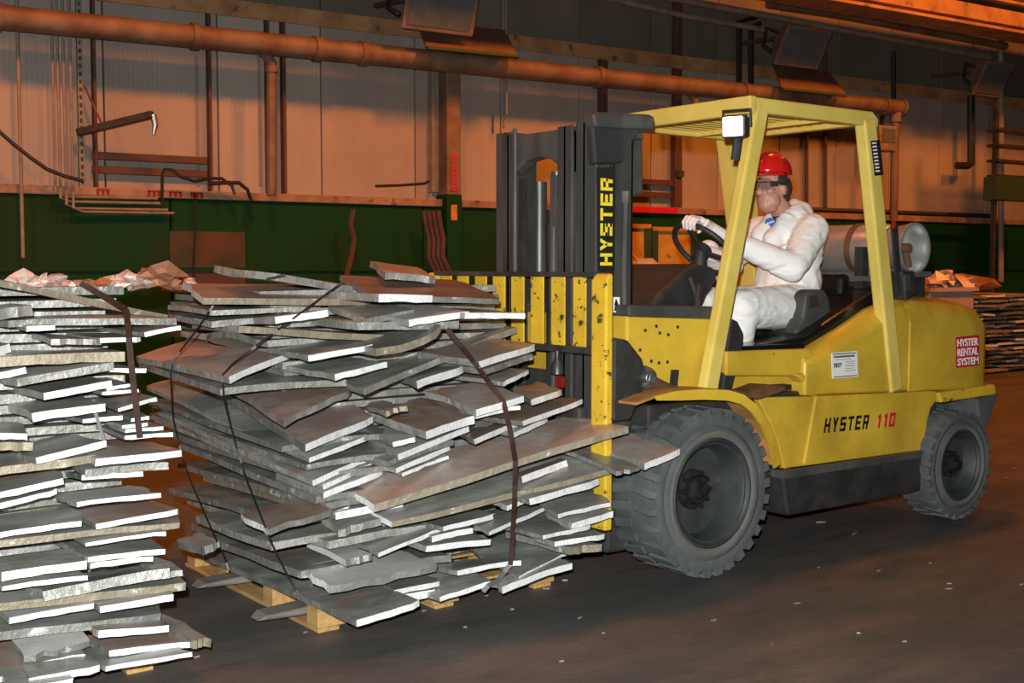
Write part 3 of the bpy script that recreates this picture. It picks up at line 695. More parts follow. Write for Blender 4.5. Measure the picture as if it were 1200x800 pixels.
# plates set back inside both stacks
def core(x0, x1, y0, y1, z0, z1, label, group, seed, shrink=None):
    rng = random.Random(seed); z = z0
    while z < z1:
        th = rng.uniform(0.028, 0.034); e = shrink((z - z0) / (z1 - z0)) if shrink else 0
        a = x0 + rng.uniform(0, .06) - e; b = x1 - rng.uniform(0, .1); c = y0 + rng.uniform(0, .06) + e * 0.4; d = y1 - rng.uniform(0, .1) + e
        o = slab(Vector((a, c, z + th)), Vector((a, d, z + th)), Vector((b, c, z + th)), th, 'D', 'D', rng.choice('ggbr'), 0, rng)
        o['label'] = label; o['kind'] = 'thing'; o['category'] = 'metal plate'; o['group'] = group; z += th + 0.012
core(2.48, 3.56, 4.66, 5.75, 0.14, 1.40, 'dark metal plate set back deep inside the strapped load on the forks', 'inner plates of the strapped load', 11, lambda f: 0.22 * f)
core(0.25, 1.62, 4.55, 5.75, 0.14, 1.40, 'dark metal plate set back deep inside the left stack', 'inner plates of the left stack', 12)
# ------------------------------------------------------------------ pallets
def pallet(x0, x1, y0, y1, blocks_y, label):
    p = empty('wooden_pallet', (x0, y0, 0), label, 'pallet', 'pallets under the stacks')
    for by in blocks_y:
        for bx in (x0, (x0 + x1) / 2 - 0.06, x1 - 0.14):
            MB().box(bx, bx + 0.14, by, by + 0.10, 0.018, 0.088).build('block', Mt['wood'], p, bevel=0.004, seg=1)
        MB().box(x0, x1, by, by + 0.10, 0.088, 0.10).build('top_board', Mt['wood'], p, bevel=0.003, seg=1)
    for bx in (x0, (x0 + x1) / 2 - 0.05, x1 - 0.12):
        MB().box(bx, bx + 0.10, y0, y1, 0.0, 0.018).build('bottom_board', Mt['wood'], p, bevel=0.003, seg=1)
    return p
pallet(2.30, 3.55, 4.345, 5.75, (4.345, 4.76, 5.24, 5.62), 'wooden pallet carrying the strapped load on the forks')
pallet(0.3, 1.62, 4.32, 5.6, (4.32, 4.9, 5.45), 'wooden pallet under the left stack at the bottom edge')
# ------------------------------------------------------------------ steel straps, laid over what they cross
bpy.context.view_layer.update()
DG = bpy.context.evaluated_depsgraph_get()
def strap(name, pts, wid, m, label, ycap, group=None, off=0.012):
    path = []
    for (x0, y0), (x1, y1) in zip(pts, pts[1:]):
        n = max(2, int(math.hypot(x1 - x0, y1 - y0) / 7))
        for i in range(n): path.append((x0 + (x1 - x0) * i / n, y0 + (y1 - y0) * i / n))
    path.append(pts[-1]); ds = []
    for x, y in path:
        r = ray(x, y).normalized(); h = SC.ray_cast(DG, EYE, r)
        ds.append((h[1] - EYE).length if h[0] and 'plate' in h[4].name else None)
    known = [d for d in ds if d]; med = sorted(known)[len(known) // 2]
    for i in range(len(ds)):
        if ds[i] is None or abs(ds[i] - med) > 0.9:
            ds[i] = next((ds[j] for j in list(range(i, -1, -1)) + list(range(i, len(ds))) if ds[j] and abs(ds[j] - med) <= 0.9), med)
    sm = [min(ds[max(0, i - 2):i + 3]) for i in range(len(ds))]
    for _ in range(3): sm = [sum(sm[max(0, i - 3):i + 4]) / len(sm[max(0, i - 3):i + 4]) for i in range(len(sm))]
    sm = [min(a_, b_) for a_, b_ in zip(sm, [min(ds[max(0, i - 1):i + 2]) for i in range(len(ds))])]
    sm = [sum(sm[max(0, i - 1):i + 2]) / len(sm[max(0, i - 1):i + 2]) for i in range(len(sm))]
    P = [EYE + ray(x, y).normalized() * (d - off) for (x, y), d in zip(path, sm)]
    m_ = MB(); rows = []
    for i, p in enumerate(P):
        t = (P[min(i + 1, len(P) - 1)] - P[max(i - 1, 0)]).normalized(); v = (p - EYE).normalized(); s = t.cross(v).normalized()
        rows.append([p - s * wid / 2, p + s * wid / 2])
    m_.strip(rows); return m_.build(name, m, solid=0.003, label=label, cat='strap', group=group)
strap('steel_strap', [(524, 385), (560, 430), (590, 470), (598, 505), (604, 540), (603, 590), (600, 640), (598, 662)], 0.022, Mt['strap'], 'wide rust-brown steel strap down the front of the load', 4.0)
strap('steel_strap', [(597, 662), (585, 678), (572, 686), (566, 693)], 0.02, Mt['wire'], 'dark strap end tucked under the load at the foot of the brown strap', 4.0)
strap('thin_strap', [(402, 330), (372, 352), (345, 372), (300, 405), (272, 427), (260, 440), (263, 470), (276, 520), (290, 565), (306, 605), (320, 640), (336, 672), (351, 698)], 0.008, Mt['wire'], 'thin dark strap over the load corner, nearer the viewer', 4.2)
strap('thin_strap', [(250, 358), (228, 390), (206, 418), (200, 435), (201, 460), (203, 490), (212, 530), (222, 560), (237, 595), (250, 625), (262, 650), (268, 668)], 0.008, Mt['wire'], 'thin dark strap on the load left side, farther back', 4.2)
strap('thin_strap', [(334, 322), (322, 325), (312, 327)], 0.012, Mt['strap'], 'short piece of strap across the topmost plate', 4.2)
strap('steel_strap', [(95, 332), (120, 346), (147, 362), (150, 380), (153, 420), (158, 465), (164, 513)], 0.022, Mt['strap'], 'rust-brown steel strap down the left stack', 4.0)
strap('thin_strap', [(112, 484), (117, 500), (122, 516)], 0.012, Mt['wire'], 'short dark strap end on the left stack', 4.0)
# ------------------------------------------------------------------ scrap pieces
def scrap(loc, s, seed, m, label, group, cat='scrap', flat=0.6):
    bm = bmesh.new(); bmesh.ops.create_icosphere(bm, subdivisions=2, radius=1)
    for v in bm.verts:
        n = noise.noise(v.co * 1.6 + Vector((seed * 7.1, seed * 3.3, 0))) * 0.9 + noise.noise(v.co * 4 + Vector((seed, 0, seed))) * 0.45
        v.co *= (0.75 + n); v.co.z *= flat; v.co *= s
    zm = min(v.co.z for v in bm.verts)
    for v in bm.verts: v.co.z -= zm
    me = bpy.data.meshes.new('scrap_piece'); bm.to_mesh(me); bm.free(); me.materials.append(m)
    o = bpy.data.objects.new('scrap_piece', me); COL.objects.link(o); o.location = loc
    return tag(o, label, cat, group)
rs = random.Random(21)
for i, (px, py, s) in enumerate(((28, 329, .075), (45, 324, .06), (60, 329, .07), (72, 336, .05), (100, 330, .055), (118, 338, .05), (133, 336, .07), (150, 334, .085), (164, 346, .06), (185, 337, .10), (205, 352, .05), (222, 357, .045), (85, 340, .05))):
    p = AY(px, py, 5.15 + 0.03 * (i % 4)); p.z = max(1.395, p.z - s * 0.7)
    scrap(p, s, i + 1, Mt['scrapr'] if i in (4, 5, 9, 10) else Mt['scrap'], 'crumpled scrap piece, %s from the left on top of the left stack' % ('first', 'second', 'third', 'fourth', 'sixth', 'seventh', 'eighth', 'ninth', 'tenth', 'eleventh', 'twelfth', 'last', 'fifth')[i], 'scrap on top of the left stack')
p = AY(210, 345, 5.4); MB().lathe([(0, 0), (.02, 0), (.018, .06), (.01, .075), (0, .075)], (p.x, p.y, 1.40), (0, 0, 1), 10).build('red_bottle', Mt['darkred'], label='small red object on the back of the left stack', cat='bottle', smooth=40)
# slivers on the floor
for i, (px, py) in enumerate(((662, 680), (570, 698), (497, 716), (512, 702), (560, 680), (600, 714), (680, 724), (707, 742), (545, 735), (620, 664), (640, 690), (658, 775), (850, 640), (962, 612), (1002, 625), (1030, 669), (1112, 684), (1112, 690), (1060, 752), (934, 707), (1006, 742), (905, 755), (836, 727), (1197, 685), (350, 727), (358, 741), (378, 731), (230, 770), (1190, 548), (1180, 560), (960, 665), (1090, 660))):
    p = AZ(px, py, 0); a = rs.uniform(-.7, .4); l = rs.uniform(.006, .016) * (2.2 if i in (13, 14, 28) else 1); d = Vector((math.cos(a), math.sin(a), 0)); q = Vector((-d.y, d.x, 0)) * rs.uniform(.0015, .004)
    MB().hexa([p - d * l - q * .4, p + d * l - q, p + d * l * .8 + q, p - d * l + q] + [v + Vector((0, 0, .005)) for v in (p - d * l - q * .4, p + d * l - q, p + d * l * .8 + q, p - d * l + q)]).build('metal_sliver', Mt['eD'], label='tiny bright metal sliver lying on the dark floor', cat='sliver', group='metal slivers on the floor')
# ------------------------------------------------------------------ things along the wall behind
def crate(px0, px1, pyt, v, dep, label, z1=None):
    u0, z = AWp(px0, pyt, v); u1, _ = AWp(px1, pyt, v)
    c = empty('steel_crate', W((u0 + u1) / 2, v - dep / 2, 0), label, 'crate')
    MB().wbox(u0 + .03, u1 - .03, v - dep, v - .02, 0.05, z - .03).build('box', Mt['crate'], c)
    for a in (u0, u1 - .08): MB().wbox(a, a + .08, v - .04, v, 0, z).build('upright', Mt['dgreen'], c)
    for k in range(5):
        zz = 0.1 + (z - 0.14) * k / 4; MB().wbox(u0, u1, v - .03, v + .005, zz, zz + .045).build('rib', Mt['crate'] if k % 2 else Mt['orangemetal'], c)
    return c
crate(716, 763, 262, 2.2, .9, 'worn orange steel crate just right of the mast')
crate(765, 817, 266, 2.0, .9, 'orange steel crate behind the steering wheel')
u0, z = AWp(732, 342, 3.0); u1, _ = AWp(764, 342, 3.0)
MB().wbox(u0, u1, 2.3, 3.0, 0, z).build('scrap_box', Mt['scrapr'], label='rusty orange box of foil right of the mast', cat='box', bevel=.02)
for i, (px, py, s) in enumerate(((740, 338, .24), (752, 336, .26), (745, 330, .22))):
    u, zz = AWp(px, py, 2.7); scrap(W(u, 2.65, z - .02 if i < 2 else z + .16), s, 40 + i, Mt['scrap'], ('left lump of pinkish foil in the rusty orange box', 'right lump of pinkish foil in the rusty orange box', 'top lump of pinkish foil in the rusty orange box')[i], 'foil lumps beside the mast')
for i, (px, pyt, wd) in enumerate(((472, 300, 0.3), )):
    u, z = AWp(px, pyt, 1.0)
# right: bin with foil heap, plate stack, rusty heap
u0, z = AWp(1090, 337, 2.6); u1, _ = AWp(1142, 337, 2.6)
bn = empty('scrap_bin', W((u0 + u1) / 2, 2.0, 0), 'pale scrap bin behind the rear of the forklift', 'bin')
MB().wbox(u0, u1, 1.4, 2.6, 0.1, z).build('body', Mt['bin'], bn, bevel=.02); MB().wbox(u0 - .04, u1 + .04, 1.36, 2.64, z - .05, z).build('rim', Mt['bin'], bn)
for k in (u0 + .1, u1 - .2): MB().wbox(k, k + .1, 1.4, 2.6, 0, .1).build('foot', Mt['bin'], bn)
for i, (px, s, dz) in enumerate(((1070, .2, 0), (1080, .19, .0), (1091, .2, .0), (1101, .2, .03), (1112, .2, .03), (1124, .2, .0), (1097, .17, .1), (1114, .17, .11))):
    u, _ = AWp(px - 6, 330, 2.25)
    scrap(W(u, 2.1 + .15 * (i % 3), (z if px > 1088 else z - .05) - .08 + dz), s, 60 + i, Mt['scrap'], 'pinkish foil lump, %s in the row heaped on the pale bin' % ('leftmost', 'second', 'third', 'fourth', 'sixth', 'rightmost', 'upper left', 'upper right')[i], 'foil heaped on the pale bin')
sb, _ = AWp(1076, 337, 2.2); MB().wbox(sb - .45, u0 - .08, 1.4, 2.5, 0, z - .12).build('scrap_box', Mt['bin'], label='pale box left of the scrap bin, mostly hidden by the truck', cat='box', bevel=.02)
B0 = AZ(1150, 440, 0); rb = random.Random(9); z = 0.02; k = 0
du = WD; dn = WN
while z < 1.08:
    x = -0.5
    while x < 1.6:
        l = rb.uniform(.3, .75); yo = rb.uniform(-.1, .1); th = .03; t = rb.uniform(-.02, .02)
        C = B0 + du * x + dn * (0.15 + yo) + Vector((0, 0, z + th)); o = slab(C, C + dn * .9, C + du * l + Vector((0, 0, t)), th, rb.choice('BDDDD'), 'D', rb.choice('gbr'), 0, rb)
        o['label'] = 'plate in the far stack behind the rear wheel, right edge of the picture'; o['kind'] = 'thing'; o['category'] = 'metal plate'; o['group'] = 'plates of the far right stack'
        x += l + rb.uniform(.02, .1)
    z += .062; k += 1
for i, (px, s) in enumerate(((1150, .5), (1172, .45), (1196, .5))):
    scrap(AZ(px, 440, 0) + dn * 1.0 + Vector((0, 0, 1.06)), s, 80 + i, Mt['scrapr'], ('left', 'middle', 'right')[i] + ' rusty scrap heap lying on the far right stack', 'rusty heaps on the far stack', flat=.35)
# ------------------------------------------------------------------ forklift
YC, YN = 4.68, 4.105; YF = 2 * YC - YN
FK = empty('forklift', (5.2, YC, 0), 'yellow forklift truck with black mast carrying the strapped load', 'forklift')
def part(name, mb, m, parent=None, **kw): return mb.build(name, m, parent or FK, **kw)
# lower side panels and body block
lp = [XZ(*p, YN) for p in ((957, 464), (1097, 458), (1098, 468), (1091, 478), (1087, 492), (1083, 527), (918, 549), (943, 543))]
for y0, y1 in ((YN, YN + .05), (YF - .05, YF)):
    o = part('side_panel', MB().prism(lp, y0, y1), Mt['yellow'], bevel=.008)
    if y0 < 5: SIDE = o
st_ = [XZ(*p, YN + .03) for p in ((884, 465), (958, 464), (944, 543), (917, 549), (908, 515), (900, 495))]
for y0, y1 in ((YN + .012, YN + .05), (YF - .05, YF - .012)): part('step_panel', MB().prism(st_, y0, y1), Mt['yellow'], bevel=.006)
part('chassis', MB().box(3.98, 6.35, YN + .06, YF - .06, .40, .84), Mt['black'], bevel=.01)
# black sill box
sl = [XZ(*p, YN) for p in ((914, 556), (1082, 530), (1075, 575), (920, 604))]
for y0, y1 in ((YN - .02, YN + .3), (YF - .3, YF + .02)): part('sill_tank', MB().prism(sl, y0, y1), Mt['black'], bevel=.012)
s1 = [XZ(*p, YN) for p in ((914, 551), (1083, 527), (1082, 534), (914, 560))]
part('sill_edge', MB().prism(s1, YN - .03, YN + .1), Mt['mast_lt'])
# hood and counterweight, lofted across the truck
def loft(name, secs, m, bevel, smooth=None):
    mb = MB(); rings = []
    for x, yo, zb, zs, zt, ins in secs:
        a, b = YN + yo, YF - yo
        pts = [(a, zb), (a, zs), (a + ins * .35, zs + (zt - zs) * .72), (a + ins, zt), (b - ins, zt), (b - ins * .35, zs + (zt - zs) * .72), (b, zs), (b, zb)]
        rings.append([mb.bm.verts.new((x, y, z)) for y, z in pts])
    for p, q in zip(rings, rings[1:]):
        n = len(p)
        for i in range(n): mb.face([p[i], p[(i + 1) % n], q[(i + 1) % n], q[i]])
    mb.face(rings[0][::-1]); mb.face(rings[-1])
    return part(name, mb, m, bevel=bevel, smooth=smooth)
def sx(px, py, Y=YN + .02): return AY(px, py, Y)
def zz(px, py, Y=YN + .02): return AY(px, py, Y).z
X = lambda px: AY(px, 420, YN + .02).x
def ridge(pts, Y):
    q = sorted((AY(x, y, Y).x, AY(x, y, Y).z) for x, y in pts)
    def f(x):
        if x <= q[0][0]: return q[0][1]
        for (a, za), (b, zb) in zip(q, q[1:]):
            if x <= b: return za + (zb - za) * (x - a) / (b - a)
        return q[-1][1]
    return f
RH = ridge(((938, 409), (946, 405), (962, 396), (1000, 370), (1032, 347), (1066, 346), (1085, 346)), 4.245)
RC = ridge(((1040, 347), (1064, 346), (1084, 347), (1112, 351), (1135, 357), (1152, 365), (1160, 373), (1164, 385), (1168, 400)), 4.265)
hood = []
for px, zb, zs, zt in ((944, 464, 424, 408), (960, 463, 420, 400), (1000, 461, 398, 372), (1032, 460, 380, 352), (1066, 459, 376, 347)):
    hood.append((X(px), .02, zz(px, zb), zz(px, zs), max(zz(px, zs) + .012, RH(X(px))), .14))
HOOD = loft('hood_side', hood, Mt['yellow'], .015, 40)
cw = []
for px, yo, zb, zs, zt in ((1064, .015, 459, 378, 347), (1084, .015, 458, 376, 347), (1112, .015, 457, 376, 351), (1135, .015, 456, 377, 357), (1152, .02, 455, 380, 364), (1160, .05, 454, 386, 372), (1164, .12, 452, 398, 385)):
    cw.append((X(px), yo, zz(px, zb), zz(px, zs), max(zz(px, zs) + .01, RC(X(px))), .18))
CW = loft('counterweight', cw, Mt['yellow'], .015, 40)
# lip under the counterweight and dark wheel housing
lip = [XZ(*p, YN) for p in ((1100, 460), (1166, 450), (1167, 462), (1103, 472))]
part('counterweight_lip', MB().prism(lip, YN - .005, YF + .005), Mt['yellow_worn'], bevel=.012)
hs = [XZ(*p, YN + .05) for p in ((1090, 472), (1166, 461), (1152, 500), (1140, 520), (1088, 520))]
part('wheel_housing', MB().prism(hs, YN + .22, YF - .22), Mt['rubber'], bevel=.01)
part('rear_apron', MB().prism([XZ(*p, YN + .05) for p in ((1140, 466), (1166, 461), (1150, 503), (1144, 500))], YN + .02, YF - .02), Mt['rubber'], bevel=.01)
# seat deck (black) and yellow cab side with its pocket
part('engine_cover', MB().prism([XZ(*p, 4.27) for p in ((858, 407), (940, 394), (1020, 341), (1044, 335), (1044, 420), (858, 430))], 4.25, 5.11), Mt['gloss'], bevel=.02)
cs = [XZ(*p, 4.18) for p in ((846, 411), (944, 408), (958, 426), (958, 440), (846, 440))]
part('cab_side', MB().prism(cs, 4.15, 5.21), Mt['yellow'], bevel=.012)
part('cab_pocket', MB().prism([XZ(*p, 4.2) for p in ((846, 438), (958, 438), (958, 466), (846, 466))], 4.21, 5.15), Mt['yellow'], bevel=.012)
part('pocket_end', MB().prism([XZ(*p, 4.14) for p in ((930, 438), (958, 436), (958, 464), (947, 464), (945, 452))], 4.13, 4.3), Mt['yellow'], bevel=.015)
part('deck_rim', MB().prism([XZ(*p, 4.2) for p in ((862, 405), (938, 402), (938, 408), (862, 411))], 4.17, 4.3), Mt['gloss'], bevel=.006)
part('floor_plate', MB().box(4.05, 5.1, YN + .1, YF - .1, .80, .84), Mt['black'])
hz = [XZ(*p, 4.12) for p in ((852, 456), (868, 458), (890, 450), (910, 451), (912, 456), (893, 463), (880, 467), (852, 463))]
part('step_grip', MB().prism(hz, 4.06, 4.2), Mt['rust'], bevel=.01)
part('step_grip_peg', MB().prism([XZ(*p, 4.12) for p in ((908, 451), (924, 450), (924, 456), (908, 458))], 4.1, 4.16), Mt['dark'])
# cowl
cp = [XZ(*p, 4.2) for p in ((733, 370), (840, 372), (824, 458), (780, 460), (740, 470), (733, 480))]
COWL = part('cowl_panel', MB().prism(cp, 4.19, 5.17), Mt['yellow'], bevel=.012)
part('cowl_trim', MB().prism([XZ(*p, 4.2) for p in ((733, 357), (841, 359), (839, 374), (733, 371))], 4.175, 5.185), Mt['greyp'], bevel=.012)
part('cowl_slot', MB().prism([XZ(*p, 4.19) for p in ((786, 433), (795, 433), (793, 455), (784, 454))], 4.183, 4.2), Mt['black'], bevel=.003)
for q in ((756, 387), (769, 382), (773, 390), (783, 392), (794, 383), (750, 410), (763, 423), (772, 425), (782, 424)):
    c = AY(*q, 4.19); MB().lathe([(0, -.006), (.008, -.004), (.009, 0), (0, 0)], c, (0, 1, 0), 8).build('bolt_hole', Mt['black'], FK)
# dashboard and steering column
part('dashboard', MB().prism([XZ(*p, 4.5) for p in ((757, 360), (770, 342), (797, 318), (812, 309), (833, 313), (836, 330), (824, 345), (818, 360))], 4.46, 4.98), Mt['dark'], bevel=.03, seg=3)
part('dash_lever', MB().tube([AY(818, 360, 4.46), AY(814, 340, 4.45), AY(808, 325, 4.46)], .011, 8), Mt['greyp'], smooth=40)
part('dash_lever', MB().tube([AY(815, 372, 4.4), AY(818, 352, 4.38), AY(820, 335, 4.42)], .016, 8), Mt['dark'], smooth=40)
WC = Vector((4.885, 4.68, 1.60)); WNR = Vector((.70, -.05, .71)).normalized()
part('steering_column', MB().cap(AY(818, 330, 4.68), WC - WNR * .03, .05, .035), Mt['dark'], smooth=40)
SW = empty('steering_wheel', WC); SW.parent = FK; SW.location = WC - FK.location
bx = WNR.orthogonal().normalized(); by = WNR.cross(bx)
R0 = .19
rp = [(R0 + .016 * math.cos(a), .016 * math.sin(a)) for a in [k * math.pi / 4 for k in range(8)]]
bpy.context.view_layer.update()
MB().lathe(rp, WC, WNR, 40, True).build('rim', Mt['dark'], SW, smooth=True)
for a in (0.4, 2.5, 4.6):
    e = WC + (bx * math.cos(a) + by * math.sin(a)) * R0; MB().beam(WC - WNR * .02, e, .035, .014, WNR.cross(e - WC)).build('spoke', Mt['dark'], SW, bevel=.004)
MB().lathe([(0, .02), (.045, .012), (.05, -.03), (0, -.04)], WC, WNR, 16).build('hub', Mt['dark'], SW, smooth=40)
# seat
SE = empty('seat', (5.5, YC, 1.1)); SE.parent = FK; SE.location = SE.location - FK.location; bpy.context.view_layer.update()
MB().box(5.2, 5.8, 4.42, 4.94, 1.03, 1.14).build('cushion', Mt['gloss'], SE, bevel=.04, seg=3)
MB().prism([(5.76, 1.1), (5.86, 1.1), (5.88, 1.46), (5.79, 1.46)], 4.44, 4.92).build('backrest', Mt['gloss'], SE, bevel=.03, seg=3)
MB().prism([XZ(*p, 4.36) for p in ((930, 398), (928, 388), (936, 372), (940, 345), (945, 339), (963, 339), (968, 350), (971, 375), (966, 390), (958, 398))], 4.33, 4.43).build('hip_bolster', Mt['greyp'], SE, bevel=.025, seg=3)
MB().prism([XZ(*p, 4.325) for p in ((947, 348), (958, 346), (959, 358), (948, 362))], 4.32, 4.335).build('bolster_recess', Mt['black'], SE, bevel=.004)
MB().box(5.72, 5.84, 4.93, 5.03, 1.1, 1.36).build('hip_bolster', Mt['greyp'], SE, bevel=.025)
# overhead guard
GD = empty('overhead_guard', (4.9, YC, 2.3)); GD.parent = FK; GD.location = GD.location - FK.location; bpy.context.view_layer.update()
GN = 4.115; GF = 5.15; zt = AY(884, 113, GN).z; x0 = AY(884, 113, GN).x; x1 = AY(1030, 134, GN).x
for y, nm in ((GN, 0), (GF, 1)):
    ya, yb = (y, y + .06) if nm == 0 else (y - .06, y)
    MB().prism([(x0, zt), (x1 - .05, zt), (x1, zt - .035), (x1, zt - .08), (x0, zt - .075)], ya, yb).build('side_beam', Mt['guard'], GD, bevel=.01)
    tf, bf = AY(895, 126, GN), AY(834, 458, GN)
    MB().beam((tf.x, (ya + yb) / 2, zt - .04), (bf.x, (ya + yb) / 2, bf.z), .062, .095).build('front_post', Mt['guard'], GD, bevel=.012)
    tr, br = AY(1019, 142, GN), AY(1051, 458, GN)
    MB().beam((tr.x, (ya + yb) / 2, zt - .04), (br.x, (ya + yb) / 2, br.z), .075 if nm == 0 else .19, .105).build('rear_post', Mt['guard'], GD, bevel=.012)
MB().box(x0 - .03, x0 + .02, GN, GF, zt - .085, zt + .005).build('front_beam', Mt['guard'], GD, bevel=.008)
MB().box(x1 - .12, x1 - .06, GN + .05, GF - .05, zt - .075, zt - .01).build('rear_beam', Mt['guard'], GD, bevel=.008)
xm = x0 + (x1 - x0) * .62; MB().box(xm - .02, xm + .02, GN + .05, GF - .05, zt - .075, zt - .05).build('cross_bar', Mt['guard'], GD)
nb = 13
for i in range(nb):
    y = GN + .09 + (GF - GN - .18) * i / (nb - 1); MB().box(x0 + .01, x1 - .08, y - .012, y + .012, zt - .05, zt - .015).build('roof_bar', Mt['guard'], GD)
# strip of white ticks on the rear post, dark grip beside the front post
a, b, c, d = (AY(*p, GN - .012) for p in ((1020, 165), (1031, 164), (1035, 205), (1025, 206)))
def quad(name, q, m, parent, th=.002):
    mb = MB(); q = [Vector(p) for p in q]; n = (q[1] - q[0]).cross(q[3] - q[0]).normalized() * th
    return mb.hexa(q + [p + n for p in q]).build(name, m, parent)
DE = quad('decal', (d, c, b, a), Mt['blackp'], GD)
m = MB()
for i in range(9):
    t = .05 + i * .1; l = a.lerp(d, t) + (b - a) * .12; r = l + (b - a) * .42; dn_ = (d - a) * .045
    m.hexa([l, r, r + dn_, l + dn_] + [v + Vector((0, -.004, 0)) for v in (l, r, r + dn_, l + dn_)])
m.build('tick', Mt['white'], GD, kind='stuff')
part('entry_pad', MB().prism([XZ(*p, 4.2) for p in ((850, 372), (858, 376), (865, 390), (864, 405), (851, 458), (840, 458))], 4.16, 4.22), Mt['dark'], bevel=.01)
part('grab_handle', MB().tube([AY(850, 290, 5.0), AY(849, 272, 5.0), AY(854, 265, 5.0), AY(860, 264, 5.0)], .014, 8), Mt['steel'], smooth=40)
# headlamp on the near front post
HL = empty('headlamp', AY(868, 150, 4.07)); HL.parent = FK; HL.location = HL.location - FK.location; bpy.context.view_layer.update()
hc = AY(859, 148, 4.04); f = Vector((-.93, -.36, -.05)).normalized(); s = f.cross(Vector((0, 0, 1))).normalized(); u_ = s.cross(f)
def hp(a, b, c): return hc + s * a + u_ * b + f * c
MB().hexa([hp(-.05, -.05, -.10), hp(.05, -.05, -.10), hp(.05, .05, -.10), hp(-.05, .05, -.10), hp(-.062, -.058, .0), hp(.062, -.058, .0), hp(.062, .058, .0), hp(-.062, .058, .0)]).build('housing', Mt['dark'], HL, bevel=.014)
MB().hexa([hp(-.052, -.048, .0), hp(.052, -.048, .0), hp(.052, .048, .0), hp(-.052, .048, .0), hp(-.048, -.044, .012), hp(.048, -.044, .012), hp(.048, .044, .012), hp(-.048, .044, .012)]).build('lens', Mt['lens'], HL, bevel=.01, label='glowing white lamp lens')
MB().tube([hp(-.07, .0, -.05), hp(-.07, .08, -.05), hp(.07, .08, -.05), hp(.07, 0, -.05)], .008, 6).build('bracket', Mt['dark'], HL)
MB().tube([hp(0, -.05, -.05), hp(0, -.10, -.05), hp(.01, -.16, -.05)], .022, 8).build('stem', Mt['dark'], HL, smooth=40)
# tail lamp behind the rear post
TL = empty('tail_lamp', AY(1060, 336, 4.2)); TL.parent = FK; TL.location = TL.location - FK.location; bpy.context.view_layer.update()
MB().prism([XZ(*p, 4.2) for p in ((1052, 318), (1067, 317), (1069, 344), (1057, 352))], 4.17, 4.26).build('housing', Mt['dark'], TL, bevel=.01)
MB().prism([XZ(*p, 4.165) for p in ((1059, 322), (1066, 321), (1067, 341), (1060, 342))], 4.16, 4.172).build('lens', Mt['greyp'], TL, bevel=.004)
MB().prism([XZ(*p, 4.2) for p in ((1046, 262), (1052, 262), (1058, 345), (1052, 345))], 4.2, 4.215).build('bracket', Mt['dark'], TL)
MB().prism([XZ(*p, 4.19) for p in ((1047, 259), (1051, 259), (1050, 267), (1048, 267))], 4.195, 4.2).build('red_lens', Mt['red'], TL, label='small red lamp lens')
# gas cylinder across the tail
GC = empty('gas_cylinder', (6.2, 4.3, 1.45), 'dented silver gas cylinder lying across the tail behind the driver', 'gas cylinder')
gc = Vector((6.215, 4.24, 1.612)); r = .15
MB().lathe([(.105, .30 - .12), (.12, .13), (.142, .145), (r, .19), (r, .86), (.14, .92), (.09, .97), (0, .99)], gc, (0, 1, 0), 32).lathe([(0, .145), (.06, .14), (.12, .13)], gc, (0, 1, 0), 32).build('shell', Mt['tank'], GC, smooth=40)
MB().lathe([(.140, 0), (.152, 0), (.152, .02), (.146, .03), (.13, .13), (.122, .13), (.134, .03), (.140, .02)], gc, (0, 1, 0), 32, True).build('collar', Mt['tank'], GC, smooth=40)
MB().tube([gc + Vector((0, .14, 0)), gc + Vector((0, .04, 0))], .03, 10).tube([gc + Vector((-.01, .06, -.02)), gc + Vector((.02, .06, -.11))], .022, 8).build('valve', Mt['rust'], GC, smooth=40)
for y in (.38, .66): MB().lathe([(r + .001, y - .02), (r + .008, y - .02), (r + .008, y + .02), (r + .001, y + .02)], gc, (0, 1, 0), 32, True).build('strap_band', Mt['rust'], GC)
part('cylinder_cradle', MB().box(6.03, 6.42, 4.3, 5.2, 1.30, 1.46), Mt['dark'], bevel=.02)
part('cradle_pad', MB().box(6.02, 6.42, 4.26, 5.22, 1.44, 1.475), Mt['rubber'], bevel=.01)
part('deck_pipe', MB().tube([AY(985, 328, 4.5), AY(1010, 326, 4.4), AY(1030, 328, 4.3), AY(1034, 350, 4.3)], .02, 8), Mt['greyp'], smooth=40)
part('seat_post', MB().box(5.93, 5.98, 4.40, 4.46, 1.25, 1.62), Mt['dark'])
# fender
fp = [(744, 473), (765, 465), (790, 459), (820, 457), (850, 458), (868, 463), (882, 474), (895, 492), (905, 515), (911, 545)]
P = [XZ(*q, 4.0) for q in fp]; m = MB(); rows = []
for (x, z) in P: rows.append([(x, 3.99, z), (x, 4.30, z)])
m.strip(rows); part('fender', m, Mt['orangemetal'], solid=.012)
c0 = Vector((4.25, 0, .41)); m = MB(); rows = []
for i, (x, z) in enumerate(P):
    dr = (Vector((x, 0, z)) - c0).normalized(); k = .0 if i == 0 else .02 if i == 1 else .045; rows.append([(x, 3.985, z + .006), (x - dr.x * k, 3.985, z - dr.z * k)])
m.strip(rows[1:]); part('fender_lip', m, Mt['yellow'], solid=.012)
m = MB(); m.strip([[(x, 4.30, z), (x, 4.30, z - .30)] for x, z in P[2:]]); part('fender_liner', m, Mt['greyp'], solid=.01)
m = MB(); m.strip([[(x, 5.06, z), (x, 5.37, z)] for x, z in P]); part('fender', m, Mt['yellow'], solid=.012)
